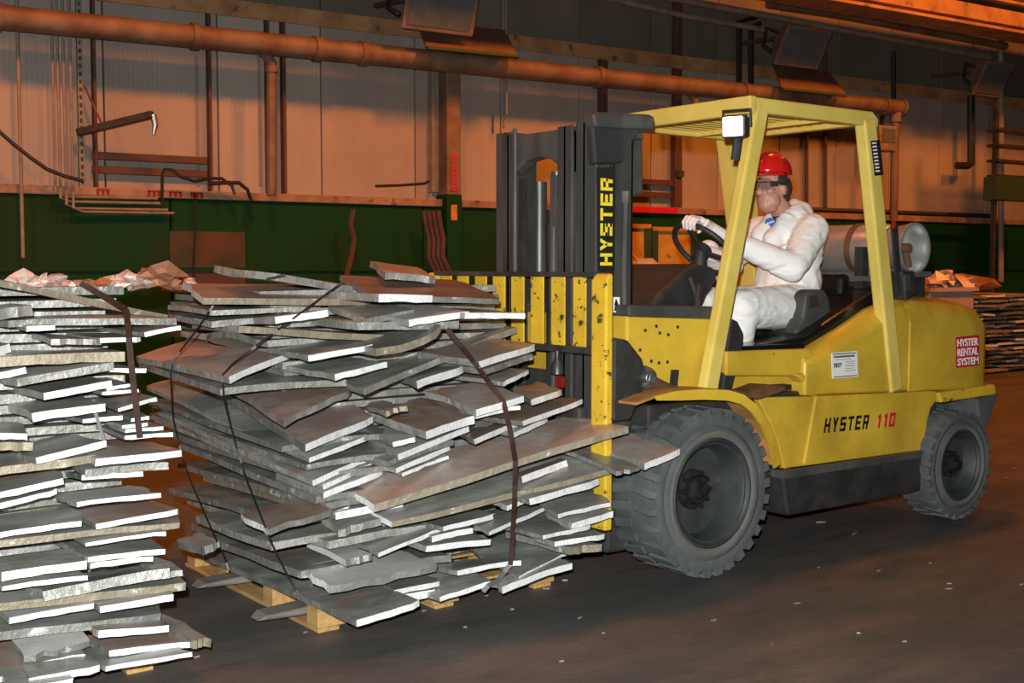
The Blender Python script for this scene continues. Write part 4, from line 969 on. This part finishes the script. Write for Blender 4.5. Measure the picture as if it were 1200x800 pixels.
# wheels
def wheel(name, cx, cz, y, sgn, R, w, rr, nl, lugs):
    """y = outer face, axis runs inward (sgn +1 away from the camera)"""
    e = empty(name, (cx, y + sgn * w / 2, cz)); e.parent = FK; e.location = e.location - FK.location; bpy.context.view_layer.update()
    c = Vector((cx, y, cz)); ax = (0, sgn, 0); k = R / .41
    pr = [(rr, .03), (rr + .012, .006), (rr + .04 * k, -.008), (rr + .055 * k, -.004), (rr + .065 * k, .006), (R - .055 * k, .0), (R - .03 * k, .008), (R - .012 * k, .035), (R - .012 * k, w - .035), (R - .03 * k, w - .008), (R - .06 * k, w), (rr + .012, w - .006), (rr, w - .03)]
    m = MB(); m.lathe(pr, c, ax, 64, True)
    for i in range(nl):
        for side in (0, 1):
            a = (i + .5 * side) * 2 * math.pi / nl; da = math.pi / nl * .62
            y0, y1 = (.004, w * .46) if side == 0 else (w * .54, w - .004)
            ps = []
            for t in (y0, y1):
                off = (.35 * da if (t in (y0,)) == (side == 0) else -.35 * da)
                for rad, aa in ((R - .035 * k, a - da), (R - .035 * k, a + da), (R, a + da * .85), (R, a - da * .85)):
                    if t < .01 or t > w - .01: rad -= .012 * (rad > R)
                    ps.append(c + Vector((math.cos(aa + off) * rad, sgn * t, math.sin(aa + off) * rad)))
            m.hexa(ps)
    m.build('tyre', Mt['rubber'], e, smooth=35)
    MB().lathe([(rr + .004, .03), (rr + .002, .008), (rr - .010, .004), (rr - .018, .016), (rr - .026, .018), (rr - .034, .03), (rr - .045, lugs * .9), (.09, lugs), (0, lugs)], c, ax, 48).build('rim', Mt['rim'], e, smooth=35)
    MB().lathe([(rr - .012, .003), (rr - .004, -.002), (rr + .006, .004), (rr + .002, .012)], c, ax, 48, True).build('lock_ring', Mt['rim'], e, smooth=True)
    MB().lathe([(rr + .006, -.001), (rr + .014, -.0085), (rr + .034 * k, -.0105), (rr + .042 * k, -.006)], c, ax, 48).build('bead_ring', Mt['bead'], e, smooth=True)
    h = .07 * k
    MB().lathe([(.10 * k, lugs), (.095 * k, lugs - .02), (h, lugs - .03), (h * .95, lugs - .055), (h * .62, lugs - .065), (h * .55, lugs - .085), (0, lugs - .09)], c, ax, 24).build('hub', Mt['hub'], e, smooth=35)
    for i in range(10):
        a = i * 2 * math.pi / 10; q = c + Vector((math.cos(a) * .083 * k, sgn * lugs, math.sin(a) * .083 * k)); v = Vector((0, -sgn, 0))
        MB().tube([q, q + v * .05], .013 * k, 6).build('wheel_nut', Mt['hub'], e)
    return e
FX, RX = 4.235, 6.395
wheel('front_wheel', FX, .416, 3.975, 1, .41, .30, .262, 30, .15)
wheel('front_wheel', FX, .416, 5.385, -1, .41, .30, .262, 30, .15)
wheel('rear_wheel', RX, .331, 4.02, 1, .325, .22, .205, 26, .10)
wheel('rear_wheel', RX, .331, 5.34, -1, .325, .22, .205, 26, .10)
part('front_axle', MB().tube([(FX, 4.2, .416), (FX, 5.2, .416)], .09, 12), Mt['black'], smooth=40)
part('rear_axle', MB().tube([(RX, 4.2, .331), (RX, 5.2, .331)], .07, 12), Mt['black'], smooth=40)
part('rear_fender_liner', MB().box(6.12, 6.62, 4.33, 5.03, .35, .78), Mt['black'])
# mast
MS = empty('mast', (3.86, 4.72, .2)); MS.parent = FK; MS.location = MS.location - FK.location; bpy.context.view_layer.update()
def mpart(n, mb, m, **kw): return mb.build(n, m, MS, **kw)
MX = 3.86; MC = 4.735
for sg in (-1, 1):
    def yy(d): return MC + sg * d
    def bx_(nm, x0_, x1_, d0, d1, z0_, z1_, m, bv=.006): a_, b_ = sorted((yy(d0), yy(d1))); return mpart(nm, MB().box(x0_, x1_, a_, b_, z0_, z1_), m, bevel=bv)
    RO = bx_('outer_rail', MX, 4.0, .415, .435, .22, 2.19, Mt['mast'])
    bx_('outer_flange', MX, MX + .02, .33, .435, .22, 2.19, Mt['mast_lt'])
    bx_('outer_flange', 3.98, 4.0, .33, .435, .22, 2.19, Mt['mast'])
    bx_('middle_rail', MX - .07, MX + .12, .30, .325, .22, 2.20, Mt['mast'])
    bx_('middle_flange', MX - .07, MX - .05, .25, .40, .22, 2.20, Mt['mast_lt'])
    bx_('inner_rail', MX - .12, MX + .06, .215, .24, .22, 2.18, Mt['mast'])
    bx_('inner_flange', MX - .12, MX - .10, .17, .28, .22, 2.18, Mt['mast'])
    mpart('lift_cylinder', MB().tube([(3.99, yy(.28), .3), (3.99, yy(.28), 1.95)], .04, 12), Mt['mast'], smooth=40)
    mpart('chain', MB().box(MX - .115, MX - .09, min(yy(.11), yy(.145)), max(yy(.11), yy(.145)), .6, 1.95), Mt['mast_lt'] if sg < 0 else Mt['black'])
    mpart('hose', MB().tube([(MX - .13, yy(.155), .6), (MX - .13, yy(.155), 1.7 if sg < 0 else 2.2)], .012, 8), Mt['mast_lt'], smooth=40)
bz2 = Vector((MX - .14, MC + .33, 2.19)); mpart('antenna_rod', MB().tube([bz2, bz2 + Vector((0, 0, .10))], .006, 6), Mt['black'])
# arched crosshead between the inner rails, upper tie brackets
arc = [(-.24, 2.17), (.24, 2.17), (.24, 1.95), (.17, 1.99), (.10, 2.03), (0, 2.045), (-.10, 2.03), (-.17, 1.99), (-.24, 1.95)]
mb = MB(); a_ = [mb.bm.verts.new((MX - .11, MC + y, z)) for y, z in arc]; b_ = [mb.bm.verts.new((MX - .03, MC + y, z)) for y, z in arc]
mb.face(a_); mb.face(b_[::-1])
for i in range(len(arc)): mb.face([a_[i], b_[i], b_[(i + 1) % len(arc)], a_[(i + 1) % len(arc)]])
mpart('crosshead', mb, Mt['mast_lt'], bevel=.012)
mpart('lower_tie', MB().box(MX - .05, MX + .0, MC - .3, MC + .3, .8, .98), Mt['mast'], bevel=.01)
mpart('centre_cylinder', MB().tube([(MX + .02, MC, .3), (MX + .02, MC, 1.72)], .055, 14), Mt['mast'], smooth=40)
mpart('centre_rod', MB().tube([(MX + .02, MC, 1.7), (MX + .02, MC, 1.98)], .03, 12), Mt['mast_lt'], smooth=40)
for ya in (4.27,):
    br_ = [XZ(*p, 4.27) for p in ((693, 136), (700, 131), (760, 134), (766, 137), (765, 153), (748, 156), (742, 166), (737, 184), (730, 191), (697, 192))]
    mpart('top_bracket', MB().prism(br_, ya, ya + .05), Mt['mast'], bevel=.012)
    tp_ = [XZ(*p, 4.25) for p in ((693, 136), (700, 131), (760, 134), (766, 137), (765, 152), (697, 149))]
    mpart('top_bar', MB().prism(tp_, ya - .03, ya + .05), Mt['mast_lt'], bevel=.012)
mpart('top_tie', MB().box(4.0, 4.10, MC - .4, MC + .4, 2.12, 2.2), Mt['mast'], bevel=.01)
mpart('hydraulic_box', MB().prism([XZ(*p, 4.42) for p in ((728, 168), (744, 160), (745, 228), (734, 231), (728, 225))], 4.36, 4.48), Mt['greyp'], bevel=.015)
mpart('hydraulic_line', MB().tube([AY(733, 224, 4.28), AY(733, 245, 4.28), AY(731, 330, 4.28), AY(733, 400, 4.28)], .012, 8), Mt['mast_lt'], smooth=40)
mpart('line_fitting', MB().tube([AY(733, 224, 4.28), AY(733, 238, 4.28)], .02, 8), Mt['steel'], smooth=40)
mpart('tilt_bracket', MB().prism([XZ(*p, 4.12) for p in ((718, 395), (735, 398), (752, 420), (757, 440), (752, 462), (738, 492), (716, 494))], 4.11, 4.17), Mt['black'], bevel=.015)
mpart('back_panel', MB().box(4.02, 4.04, MC - .25, MC + .25, .3, 1.80), Mt['black'])
mpart('foot', MB().box(3.82, 4.06, 4.28, 5.18, .12, .34), Mt['mast'], bevel=.02)
mpart('mast_shoe', MB().prism([XZ(*p, 4.25) for p in ((712, 490), (735, 492), (742, 555), (742, 618), (715, 618))], 4.25, 4.34), Mt['mast'], bevel=.01)
for z in (1.35,): mpart('white_tag', MB().prism([XZ(*p, 4.27) for p in ((719, 348), (726, 348), (726, 366), (719, 366))], 4.268, 4.273), Mt['white'])
mpart('tag_arrow', MB().prism([XZ(*p, 4.266) for p in ((722, 350), (725, 358), (723, 358), (724, 364), (720, 364), (721, 358), (720, 357))], 4.264, 4.268), Mt['blackp'])
# tilt cylinder
t0, t1 = AY(755, 442, 4.13), AY(800, 464, 4.15)
TC = empty('tilt_cylinder', t0); TC.parent = FK; TC.location = t0 - FK.location; bpy.context.view_layer.update()
d = (t1 - t0).normalized()
MB().tube([t0, t1], .028, 12).build('rod', Mt['rust'], TC, smooth=40)
MB().tube([t0 - d * .02, t0 + d * .03], .055, 14).build('clevis', Mt['mast_lt'], TC, smooth=40, bevel=.006)
MB().tube([t0 + Vector((0, -.05, 0)), t0 + Vector((0, .06, 0))], .035, 12).build('pin', Mt['steel'], TC, smooth=40, bevel=.005)
# carriage, load backrest, forks
CR = empty('carriage', (3.68, 4.8, .4)); CR.parent = FK; CR.location = CR.location - FK.location; bpy.context.view_layer.update()
BX = 3.66
def cpart(n, mb, m, **kw): return mb.build(n, m, CR, **kw)
def yb(px, x=BX): return AX(px, 360, x).y
zt_, zb_ = AX(640, 323, BX).z, AX(660, 405, BX).z
for a, b in ((671.3, 687.8), (645.7, 663), (621.8, 638), (599, 615), (577.5, 592.6), (556.6, 571), (535.7, 549.7), (517, 530)):
    y1_, y0_ = yb(a), yb(b); cpart('backrest_bar', MB().box(BX - .005, BX + .005, y0_ + .006, y1_ - .006, zb_, zt_), Mt['yellow_worn'], bevel=.002)
yl, yr = yb(512), yb(700)
cpart('top_rail', MB().box(BX - .02, BX + .03, yr, yl, zt_ - .005, zt_ + .02), Mt['mast'], bevel=.004)
cpart('bottom_rail', MB().box(BX - .02, BX + .03, yr, yl, zb_ - .03, zb_ + .003), Mt['mast'], bevel=.004)
zb2 = AX(708, 620, BX).z
for a, b, zl in ((698, 716, zb2), (503, 515, .6)):
    y1_, y0_ = yb(a), yb(b)
    ztp = zt_ + .012
    q = [(BX - .03, zl), (BX + .015, zl), (BX + .015, ztp), (BX - .005, ztp), (BX - .03, ztp - .03)]
    cpart('side_plate', MB().prism(q, y0_, y1_), Mt['yellow_worn'], bevel=.01)
cpart('lower_bar', MB().box(BX, BX + .05, 4.3, 5.3, .28, .42), Mt['mast'], bevel=.01)
cpart('upper_bar', MB().box(BX, BX + .05, 4.3, 5.3, .72, .84), Mt['mast'], bevel=.01)
cpart('back_plate', MB().box(BX + .02, BX + .05, 4.42, 5.2, .42, .80), Mt['mast'], bevel=.01)
cpart('bell_fitting', MB().lathe([(0, .07), (.012, .07), (.014, .03), (.03, .0), (.034, -.04), (0, -.04)], AX(653, 428, BX - .03), (0, 0, 1), 12), Mt['mast'], smooth=40)
a_ = AX(655, 446, BX - .02); cpart('red_reflector', MB().box(a_.x - .01, a_.x + .01, a_.y - .03, a_.y + .01, a_.z - .03, a_.z + .02), Mt['darkred'])
for y in (4.53, 5.155):
    fkp = [(2.10, .052), (2.14, .075), (2.5, .088), (3.66, .098), (3.66, .84), (3.70, .84), (3.70, .05), (2.3, .048)]
    mb = MB(); n = len(fkp)
    hw = [.04, .058, .066, .062, .062, .062, .062, .06]
    a_ = [mb.bm.verts.new((x, y - h, z)) for (x, z), h in zip(fkp, hw)]; b_ = [mb.bm.verts.new((x, y + h, z)) for (x, z), h in zip(fkp, hw)]
    mb.face(a_); mb.face(b_[::-1])
    for i in range(n): mb.face([a_[i], b_[i], b_[(i + 1) % n], a_[(i + 1) % n]])
    cpart('fork', mb, Mt['fork'], bevel=.008)
# ------------------------------------------------------------------ lettering
GLY = {'H': [(0, 0, .22, 1), (.6, 0, .82, 1), (.2, .4, .62, .6)], 'Y': [(0, 1, .25, 1, .50, .5, .30, .42), (.57, 1, .82, 1, .54, .42, .32, .5), (.30, 0, .53, .5)],
       'S': [(0, .8, .82, 1), (0, .42, .22, .84), (0, .4, .82, .6), (.6, .04, .82, .56), (0, 0, .82, .2)], 'T': [(0, .8, .82, 1), (.3, 0, .52, .82)],
       'E': [(0, 0, .22, 1), (.2, .8, .8, 1), (.2, .4, .74, .6), (.2, 0, .8, .2)], 'R': [(0, 0, .22, 1), (.2, .8, .82, 1), (.6, .42, .82, .84), (.2, .36, .82, .56), (.52, 0, .76, .38)],
       '1': [(.3, 0, .54, 1), (.12, .74, .32, .92)], '0': [(0, 0, .22, 1), (.6, 0, .82, 1), (.2, .8, .62, 1), (.2, 0, .62, .2)]}
def stroke_text(s, o, ux, uz, h, adv, m, parent, name, slant=.18, wx=1.0):
    o, ux, uz = Vector(o), Vector(ux).normalized(), Vector(uz).normalized(); n = ux.cross(uz).normalized(); mb = MB(); x = 0
    for chh in s:
        if chh != ' ':
            for g in GLY[chh]:
                kv = [(g[0], g[1]), (g[2], g[1]), (g[2], g[3]), (g[0], g[3])] if len(g) == 4 else list(zip(g[::2], g[1::2]))
                q = [o + ux * (x + (k + slant * v) * h * wx) + uz * (v * h) for k, v in kv]
                mb.hexa(q + [p + n * .0025 for p in q])
        x += adv
    return mb.build(name, m, parent)
YP = YN - .0035
a = AY(965, 507, YP); b = AY(1019, 499, YP); h = .078; adv = (b.x - a.x) / 6
stroke_text('HYSTER', a, (1, 0, (AY(1019, 502, YP).z - a.z) / (b.x - a.x)), (0, 0, 1), h, adv, Mt['blackp'], FK, 'side_lettering', .26, .74)
a2 = AY(1026, 502, YP); b2 = AY(1049, 498, YP)
stroke_text('110', a2, (1, 0, (AY(1049, 499, YP).z - a2.z) / (b2.x - a2.x)), (0, 0, 1), h, (b2.x - a2.x) / 3.1, Mt['redp'], FK, 'side_number', .26, .80)
ym = MC - .435 - .004
a = AY(717, 311, ym); b = AY(716, 206, ym)
MB().prism([XZ(*p, ym + .002) for p in ((701, 318), (720, 318), (721, 196), (699, 196))], ym + .0005, ym + .004).build('name_plate', Mt['blackp'], MS)
stroke_text('HYSTER', a, (0, 0, 1), (-1, 0, 0), .074, (b.z - a.z) / 6 * 1.0, Mt['yellowp'], MS, 'mast_lettering', .0, .95)
def font_text(body, o, ux, uz, h, wmax, m, parent, name, bold=.02):
    cu = bpy.data.curves.new(name, 'FONT'); cu.body = body; cu.size = 1; cu.extrude = .004; cu.offset = bold
    t = bpy.data.objects.new(name, cu); COL.objects.link(t); bpy.context.view_layer.update()
    me = bpy.data.meshes.new_from_object(t.evaluated_get(bpy.context.evaluated_depsgraph_get())); bpy.data.objects.remove(t)
    xs = [v.co.x for v in me.vertices]; ys = [v.co.y for v in me.vertices]; x0_, x1_, y0_, y1_ = min(xs), max(xs), min(ys), max(ys)
    o, ux, uz = Vector(o), Vector(ux).normalized(), Vector(uz).normalized(); n = ux.cross(uz)
    org = parent.matrix_world.translation
    for v in me.vertices:
        a_, b_ = (v.co.x - x0_) / (x1_ - x0_) * wmax, (v.co.y - y0_) / (y1_ - y0_) * h
        v.co = o + ux * a_ + uz * b_ + n * (v.co.z * .3) - org
    me.materials.clear(); me.materials.append(m); ob = bpy.data.objects.new(name, me); COL.objects.link(ob); ob.parent = parent; ob.matrix_parent_inverse = Matrix.Identity(4); ob.location = (0, 0, 0)
    return ob
ys_ = YN + .012
q = [AY(*p, ys_) for p in ((1120, 431), (1147.5, 428), (1147, 392), (1119.5, 395))]
quad('red_sticker', q, Mt['redp'], FK, .003)
bpy.context.view_layer.update()
for i, tx in enumerate(('SYSTEM', 'RENTAL', 'HYSTER')):
    o = q[0].lerp(q[3], .06 + i * .31) + (q[1] - q[0]) * .06 + Vector((0, -.0045, 0))
    font_text(tx, o, q[1] - q[0], q[3] - q[0], (q[3] - q[0]).length * .25, (q[1] - q[0]).length * .88, Mt['white'], FK, 'sticker_lettering', .02)
ys_ = YN + .014
q = [AY(*p, ys_) for p in ((975, 443.5), (1005, 441), (1004, 411), (974, 413.5))]
quad('white_label', q, Mt['white'], FK, .003)
U_, V_ = q[1] - q[0], q[3] - q[0]; m = MB()
def bar(a, b, c, d):
    pp = [q[0] + U_ * i + V_ * j + Vector((0, -.004, 0)) for i, j in ((a, b), (c, b), (c, d), (a, d))]; m.hexa(pp + [p + Vector((0, -.001, 0)) for p in pp])
bar(.05, .04, .95, .07); bar(.05, .93, .95, .965)
for i in range(12): bar(.08 + i * .068, .80, .08 + i * .068 + .05, .88)
for i, wd_ in enumerate((.5, .42, .46, .38, .48)): bar(.5, .62 - i * .09, .5 + wd_ * .85, .635 - i * .09)
bar(.15, .71, .75, .725)
for k in ((.07, .42, .11, .60), (.15, .42, .19, .60), (.11, .52, .15, .56), (.21, .42, .24, .60), (.27, .42, .30, .60), (.30, .50, .36, .54), (.30, .57, .38, .60)): bar(*k)
m.build('label_print', Mt['blackp'], FK)
# ------------------------------------------------------------------ driver
def fuse(name, mb, m, voxel, parent=None, origin=None, sm=4, disp=0.0, dscale=.09, **kw):
    o = mb.build(name, m, parent, origin=origin, **kw)
    r = o.modifiers.new('r', 'REMESH'); r.mode = 'VOXEL'; r.voxel_size = voxel; r.use_smooth_shade = True
    s = o.modifiers.new('s', 'SMOOTH'); s.factor = .5; s.iterations = sm
    bpy.context.view_layer.update()
    me = bpy.data.meshes.new_from_object(o.evaluated_get(bpy.context.evaluated_depsgraph_get()))
    o.modifiers.clear(); o.data = me
    if disp:
        for v in me.vertices:
            p = v.co + o.matrix_world.translation; q = Vector((p.x, p.y, p.z * 1.9)) / dscale
            n = noise.noise(q + Vector((3, 7, 1)) + noise.noise_vector(q * .4) * 1.5)
            v.co = v.co + v.normal * disp * (1 - 2.2 * abs(n))
    me.materials.clear(); me.materials.append(m)
    for p in me.polygons: p.use_smooth = True
    return o
DY = 4.66
HD = Vector((5.425, DY, 1.955))
SHN, ELN, WRN = Vector((5.53, 4.45, 1.72)), Vector((5.30, 4.40, 1.50)), Vector((5.03, 4.55, 1.625))
SHF, ELF, WRF = Vector((5.52, 4.87, 1.72)), Vector((5.28, 4.93, 1.50)), Vector((5.05, 4.80, 1.60))
HIN, KNN, ANN = Vector((5.56, 4.55, 1.25)), Vector((4.96, 4.47, 1.275)), Vector((4.88, 4.47, .90))
HIF, KNF, ANF = Vector((5.56, 4.77, 1.25)), Vector((4.93, 4.82, 1.29)), Vector((4.75, 4.82, .90))
PEL, CHE, NEC = Vector((5.60, DY, 1.25)), Vector((5.60, DY, 1.58)), Vector((5.54, DY, 1.79))
b = MB()
b.ell(HD + Vector((.012, 0, .03)), (.098, .078, .115)); b.ell(HD + Vector((-.03, 0, -.04)), (.068, .066, .09)); b.ell(HD + Vector((-.055, 0, -.100)), (.042, .045, .035))   # skull, face, chin
b.cap(HD + Vector((-.086, 0, .02)), HD + Vector((-.112, 0, -.028)), .011, .019, 10); b.ell(HD + Vector((-.105, -.014, -.03)), (.014, .012, .011)); b.ell(HD + Vector((-.105, .014, -.03)), (.014, .012, .011))
b.cap(HD + Vector((-.084, -.045, .032)), HD + Vector((-.09, .045, .032)), .014, .014, 10)         # brow
for s in (-1, 1):
    b.ell(HD + Vector((-.065, s * .04, -.02)), (.03, .028, .026)); b.ell(HD + Vector((.012, s * .079, -.01)), (.022, .012, .034)); b.ell(HD + Vector((-.03, s * .045, -.08)), (.04, .028, .03))
b.cap(HD + Vector((-.088, -.022, -.068)), HD + Vector((-.088, .022, -.068)), .009, .009, 8); b.cap(HD + Vector((-.085, -.02, -.082)), HD + Vector((-.085, .02, -.082)), .010, .010, 8)
b.cap(NEC, HD + Vector((.02, 0, -.05)), .065, .062); b.ell(HD + Vector((-.03, 0, -.115)), (.05, .05, .03))
b.cap(CHE, NEC + Vector((0, 0, -.05)), .13, .07); b.cap(PEL, CHE, .13, .14)
for A, B, C, K in ((SHN, ELN, WRN, -1), (SHF, ELF, WRF, 1)):
    b.cap(A, B, .055, .042); b.cap(B, C, .04, .028)
for A, B, C in ((HIN, KNN, ANN), (HIF, KNF, ANF)):
    b.cap(A, B, .075, .05); b.cap(B, C, .05, .036); b.cap(C + Vector((.03, 0, -.02)), C + Vector((-.14, 0, -.03)), .04, .03)
PR = fuse('person', b, Mt['skin'], .007, origin=(5.55, DY, 1.14), sm=3)
tag(PR, 'driver in white hooded coverall, red hard hat and safety glasses, steering the forklift', 'person')
bpy.context.view_layer.update()
# coverall
c = MB()
c.ell((5.58, DY, 1.26), (.17, .215, .14)); c.ell((5.575, DY, 1.42), (.175, .205, .18)); c.ell((5.575, DY, 1.58), (.175, .215, .18)); c.cap((5.585, 4.52, 1.685), (5.585, 4.80, 1.685), .105, .105)
c.cap(NEC + Vector((.05, 0, -.03)), NEC + Vector((.05, 0, .0)), .085, .075)
c.ell((5.63, DY, 1.815), (.085, .115, .085)); c.ell((5.62, DY - .07, 1.795), (.07, .05, .05)); c.ell((5.62, DY + .07, 1.795), (.07, .05, .05))   # folded hood
c.cap(SHN + Vector((.02, .02, -.01)), ELN, .095, .08); c.cap(ELN, WRN, .082, .056)
c.cap(SHF + Vector((.02, -.02, -.01)), ELF, .095, .08); c.cap(ELF, WRF, .082, .056)
c.cap(HIN + Vector((0, 0, .02)), KNN, .135, .105); c.cap(KNN, ANN, .094, .085); c.cap(HIF + Vector((0, 0, .02)), KNF, .125, .092); c.cap(KNF, ANF, .09, .085)
c.ell((5.47, DY - .05, 1.32), (.11, .15, .10))
for s in (-1, 1): c.cap((5.57, DY + s * .085, 1.80), (5.42, DY + s * .085, 1.68), .05, .055)
c.cap((5.62, 4.60, 1.835), (5.46, 4.585, 1.775), .05, .045); c.cap((5.46, 4.585, 1.775), (5.37, 4.60, 1.66), .045, .06)
CV = fuse('coverall', c, Mt['suit'], .012, PR, sm=12, disp=.007, dscale=.12)
# round breast emblem
c0 = Vector((5.40, 4.475, 1.775))
bpy.context.view_layer.update(); dg = bpy.context.evaluated_depsgraph_get()
rr_ = ray(902.5, 261).normalized(); h = SC.ray_cast(dg, EYE, rr_)
if h[0]:
    p, n = h[1], h[2].lerp(-rr_, .5).normalized(); ux = Vector((0, 0, 1)).cross(n).normalized(); uz = n.cross(ux)
    mb = MB(); mb.lathe([(0, .008), (.031, .008), (.033, .0), (0, -.02)], p, n, 8); E_ = mb.build('emblem', Mt['blue'], PR)
    mb = MB()
    for i in range(5):
        x = -.020 + i * .0085; q = [p + ux * (x + a) + uz * (x * .35 + bb) + n * .009 for a, bb in ((0, -.006), (.005, -.006), (.006, .006), (.001, .006))]; mb.hexa(q + [v + n * .001 for v in q])
    mb.build('emblem_lettering', Mt['white'], PR)
# dark shirt in the open neck: lower neck of the body
PR.data.materials.append(Mt['shirt']); o_ = PR.matrix_world.translation
for f_ in PR.data.polygons:
    c_ = f_.center + o_
    if c_.z < 1.80 + (c_.x - 5.47) * .35 and abs(c_.y - DY) < .3 and c_.z > 1.3 and (c_ - WRN).length > .2 and (c_ - WRF).length > .2: f_.material_index = 1
# gloves gripping the rim
def rimpt(px, py):
    best = min((k * math.pi / 90 for k in range(180)), key=lambda a: (lambda v: (600 + FPX * v.dot(RGT) / v.dot(FWD) - px) ** 2 + (400 - FPX * v.dot(UPV) / v.dot(FWD) - py) ** 2)((WC + (bx * math.cos(a) + by * math.sin(a)) * R0) - EYE))
    return best
def glove(a, wr, sgn):
    P0 = WC + (bx * math.cos(a) + by * math.sin(a)) * R0; rad = (P0 - WC).normalized(); tan = WNR.cross(rad).normalized()
    g = MB(); palm = P0 + WNR * .045 + rad * .004; back = (wr - palm).normalized()
    # palm lies on the driver's side of the rim
    for k in (-.03, -.01, .01, .03): g.cap(palm + tan * k, palm + tan * k * .8 + back * .07, .019, .02, 10)
    g.cap(palm + back * .06, wr, .032, .034, 12)
    for i, (k, L) in enumerate(((-.033, .9), (-.011, 1.0), (.011, .97), (.033, .8))):
        pts = [palm + tan * k + back * -.002, P0 + tan * k * 1.05 + rad * .040 * L + WNR * .018, P0 + tan * k * 1.05 + rad * .038 * L - WNR * .018, P0 + tan * k + rad * .004 - WNR * .034 * L]
        for q0, q1, r0, r1 in zip(pts, pts[1:], (.0125, .0115, .0105), (.0115, .0105, .0095)): g.cap(q0, q1, r0, r1, 8)
    t = [palm + tan * sgn * .035 + back * .05, palm + tan * sgn * .062 + back * .012, P0 + tan * sgn * .06 - rad * .018 + WNR * .006, P0 + tan * sgn * .045 - rad * .026 - WNR * .018]
    for q0, q1, r0, r1 in zip(t, t[1:], (.017, .0145, .012), (.0145, .012, .010)): g.cap(q0, q1, r0, r1, 8)
    return fuse('glove', g, Mt['glove'], .0045, PR, sm=2)
a1 = rimpt(810, 271); glove(a1, WRN + Vector((-.03, 0, .01)), 1)
glove(a1 + 2.2 if True else 0, WRF + Vector((-.03, 0, 0)), -1)
# hard hat, hair, glasses
H = MB(); hc_ = HD + Vector((-.012, 0, .078)); n = 32; prof = []
for k in range(9):
    t = k / 8 * math.pi / 2; prof.append((math.cos(t), math.sin(t)))
rings = [[H.bm.verts.new(hc_ + Vector((math.cos(i * 2 * math.pi / n) * .130 * a, math.sin(i * 2 * math.pi / n) * .108 * a, .125 * bq))) for i in range(n)] for a, bq in prof[:-1]]
tp = H.bm.verts.new(hc_ + Vector((0, 0, .125)))
for p, q in zip(rings, rings[1:]):
    for i in range(n): H.face([p[i], p[(i + 1) % n], q[(i + 1) % n], q[i]])
for i in range(n): H.face([rings[-1][i], rings[-1][(i + 1) % n], tp])
HH = H.build('hard_hat', Mt['red'], PR, smooth=True, solid=.004)
B_ = MB(); rows = []
for i in range(25):
    a = -math.pi / 2 + math.pi * i / 24; cx, cy = -math.cos(a), math.sin(a)
    rows.append([hc_ + Vector((cx * .128, cy * .107, .006)), hc_ + Vector((cx * .128 - .05 * max(0, math.cos(a)) ** .6, cy * .113, -.012))])
B_.strip(rows).build('brim', Mt['red'], HH, smooth=True, solid=.005)
MB().strip([[hc_ + Vector((-.12 + .24 * i / 8, s * .012, .127 * math.sqrt(max(0, 1 - ((-.12 + .24 * i / 8) / .133) ** 2)) + .003)) for s in (-1, 1)] for i in range(9)]).build('ridge', Mt['red'], HH, solid=.006)
hr = MB()
hr.ell(HD + Vector((.05, 0, .0)), (.075, .084, .085)); hr.ell(HD + Vector((.06, 0, -.05)), (.055, .07, .05))
for s in (-1, 1): hr.ell(HD + Vector((.0, s * .074, .045)), (.04, .012, .035))
fuse('hair', hr, Mt['hair'], .006, PR, sm=2, disp=.004, dscale=.015)
gl = MB()
for s in (-1, 1): gl.tube([HD + Vector((-.082, s * .066, .022)), HD + Vector((-.02, s * .085, .022)), HD + Vector((.03, s * .087, .012))], .006, 6)
G_ = gl.tube([HD + Vector((-.098, -.066, .028)), HD + Vector((-.112, -.03, .03)), HD + Vector((-.113, 0, .028)), HD + Vector((-.112, .03, .03)), HD + Vector((-.098, .066, .028))], .004, 6).build('safety_glasses', Mt['black'], PR, smooth=40)
for s in (-1, 1):
    MB().strip([[HD + Vector((-.113 + .016 * k * k, s * (.008 + .058 * k), .028)), HD + Vector((-.110 + .016 * k * k, s * (.008 + .056 * k), -.014))] for k in (0, .25, .5, .75, 1)]).build('lens', Mt['gls'], G_, solid=.002)
    MB().strip([[HD + Vector((-.097 + .05 * k, s * (.068 + .016 * k), .034)), HD + Vector((-.095 + .05 * k, s * (.068 + .016 * k), .004))] for k in (0, .5, 1)]).build('side_shield', Mt['dark'], G_, solid=.003)
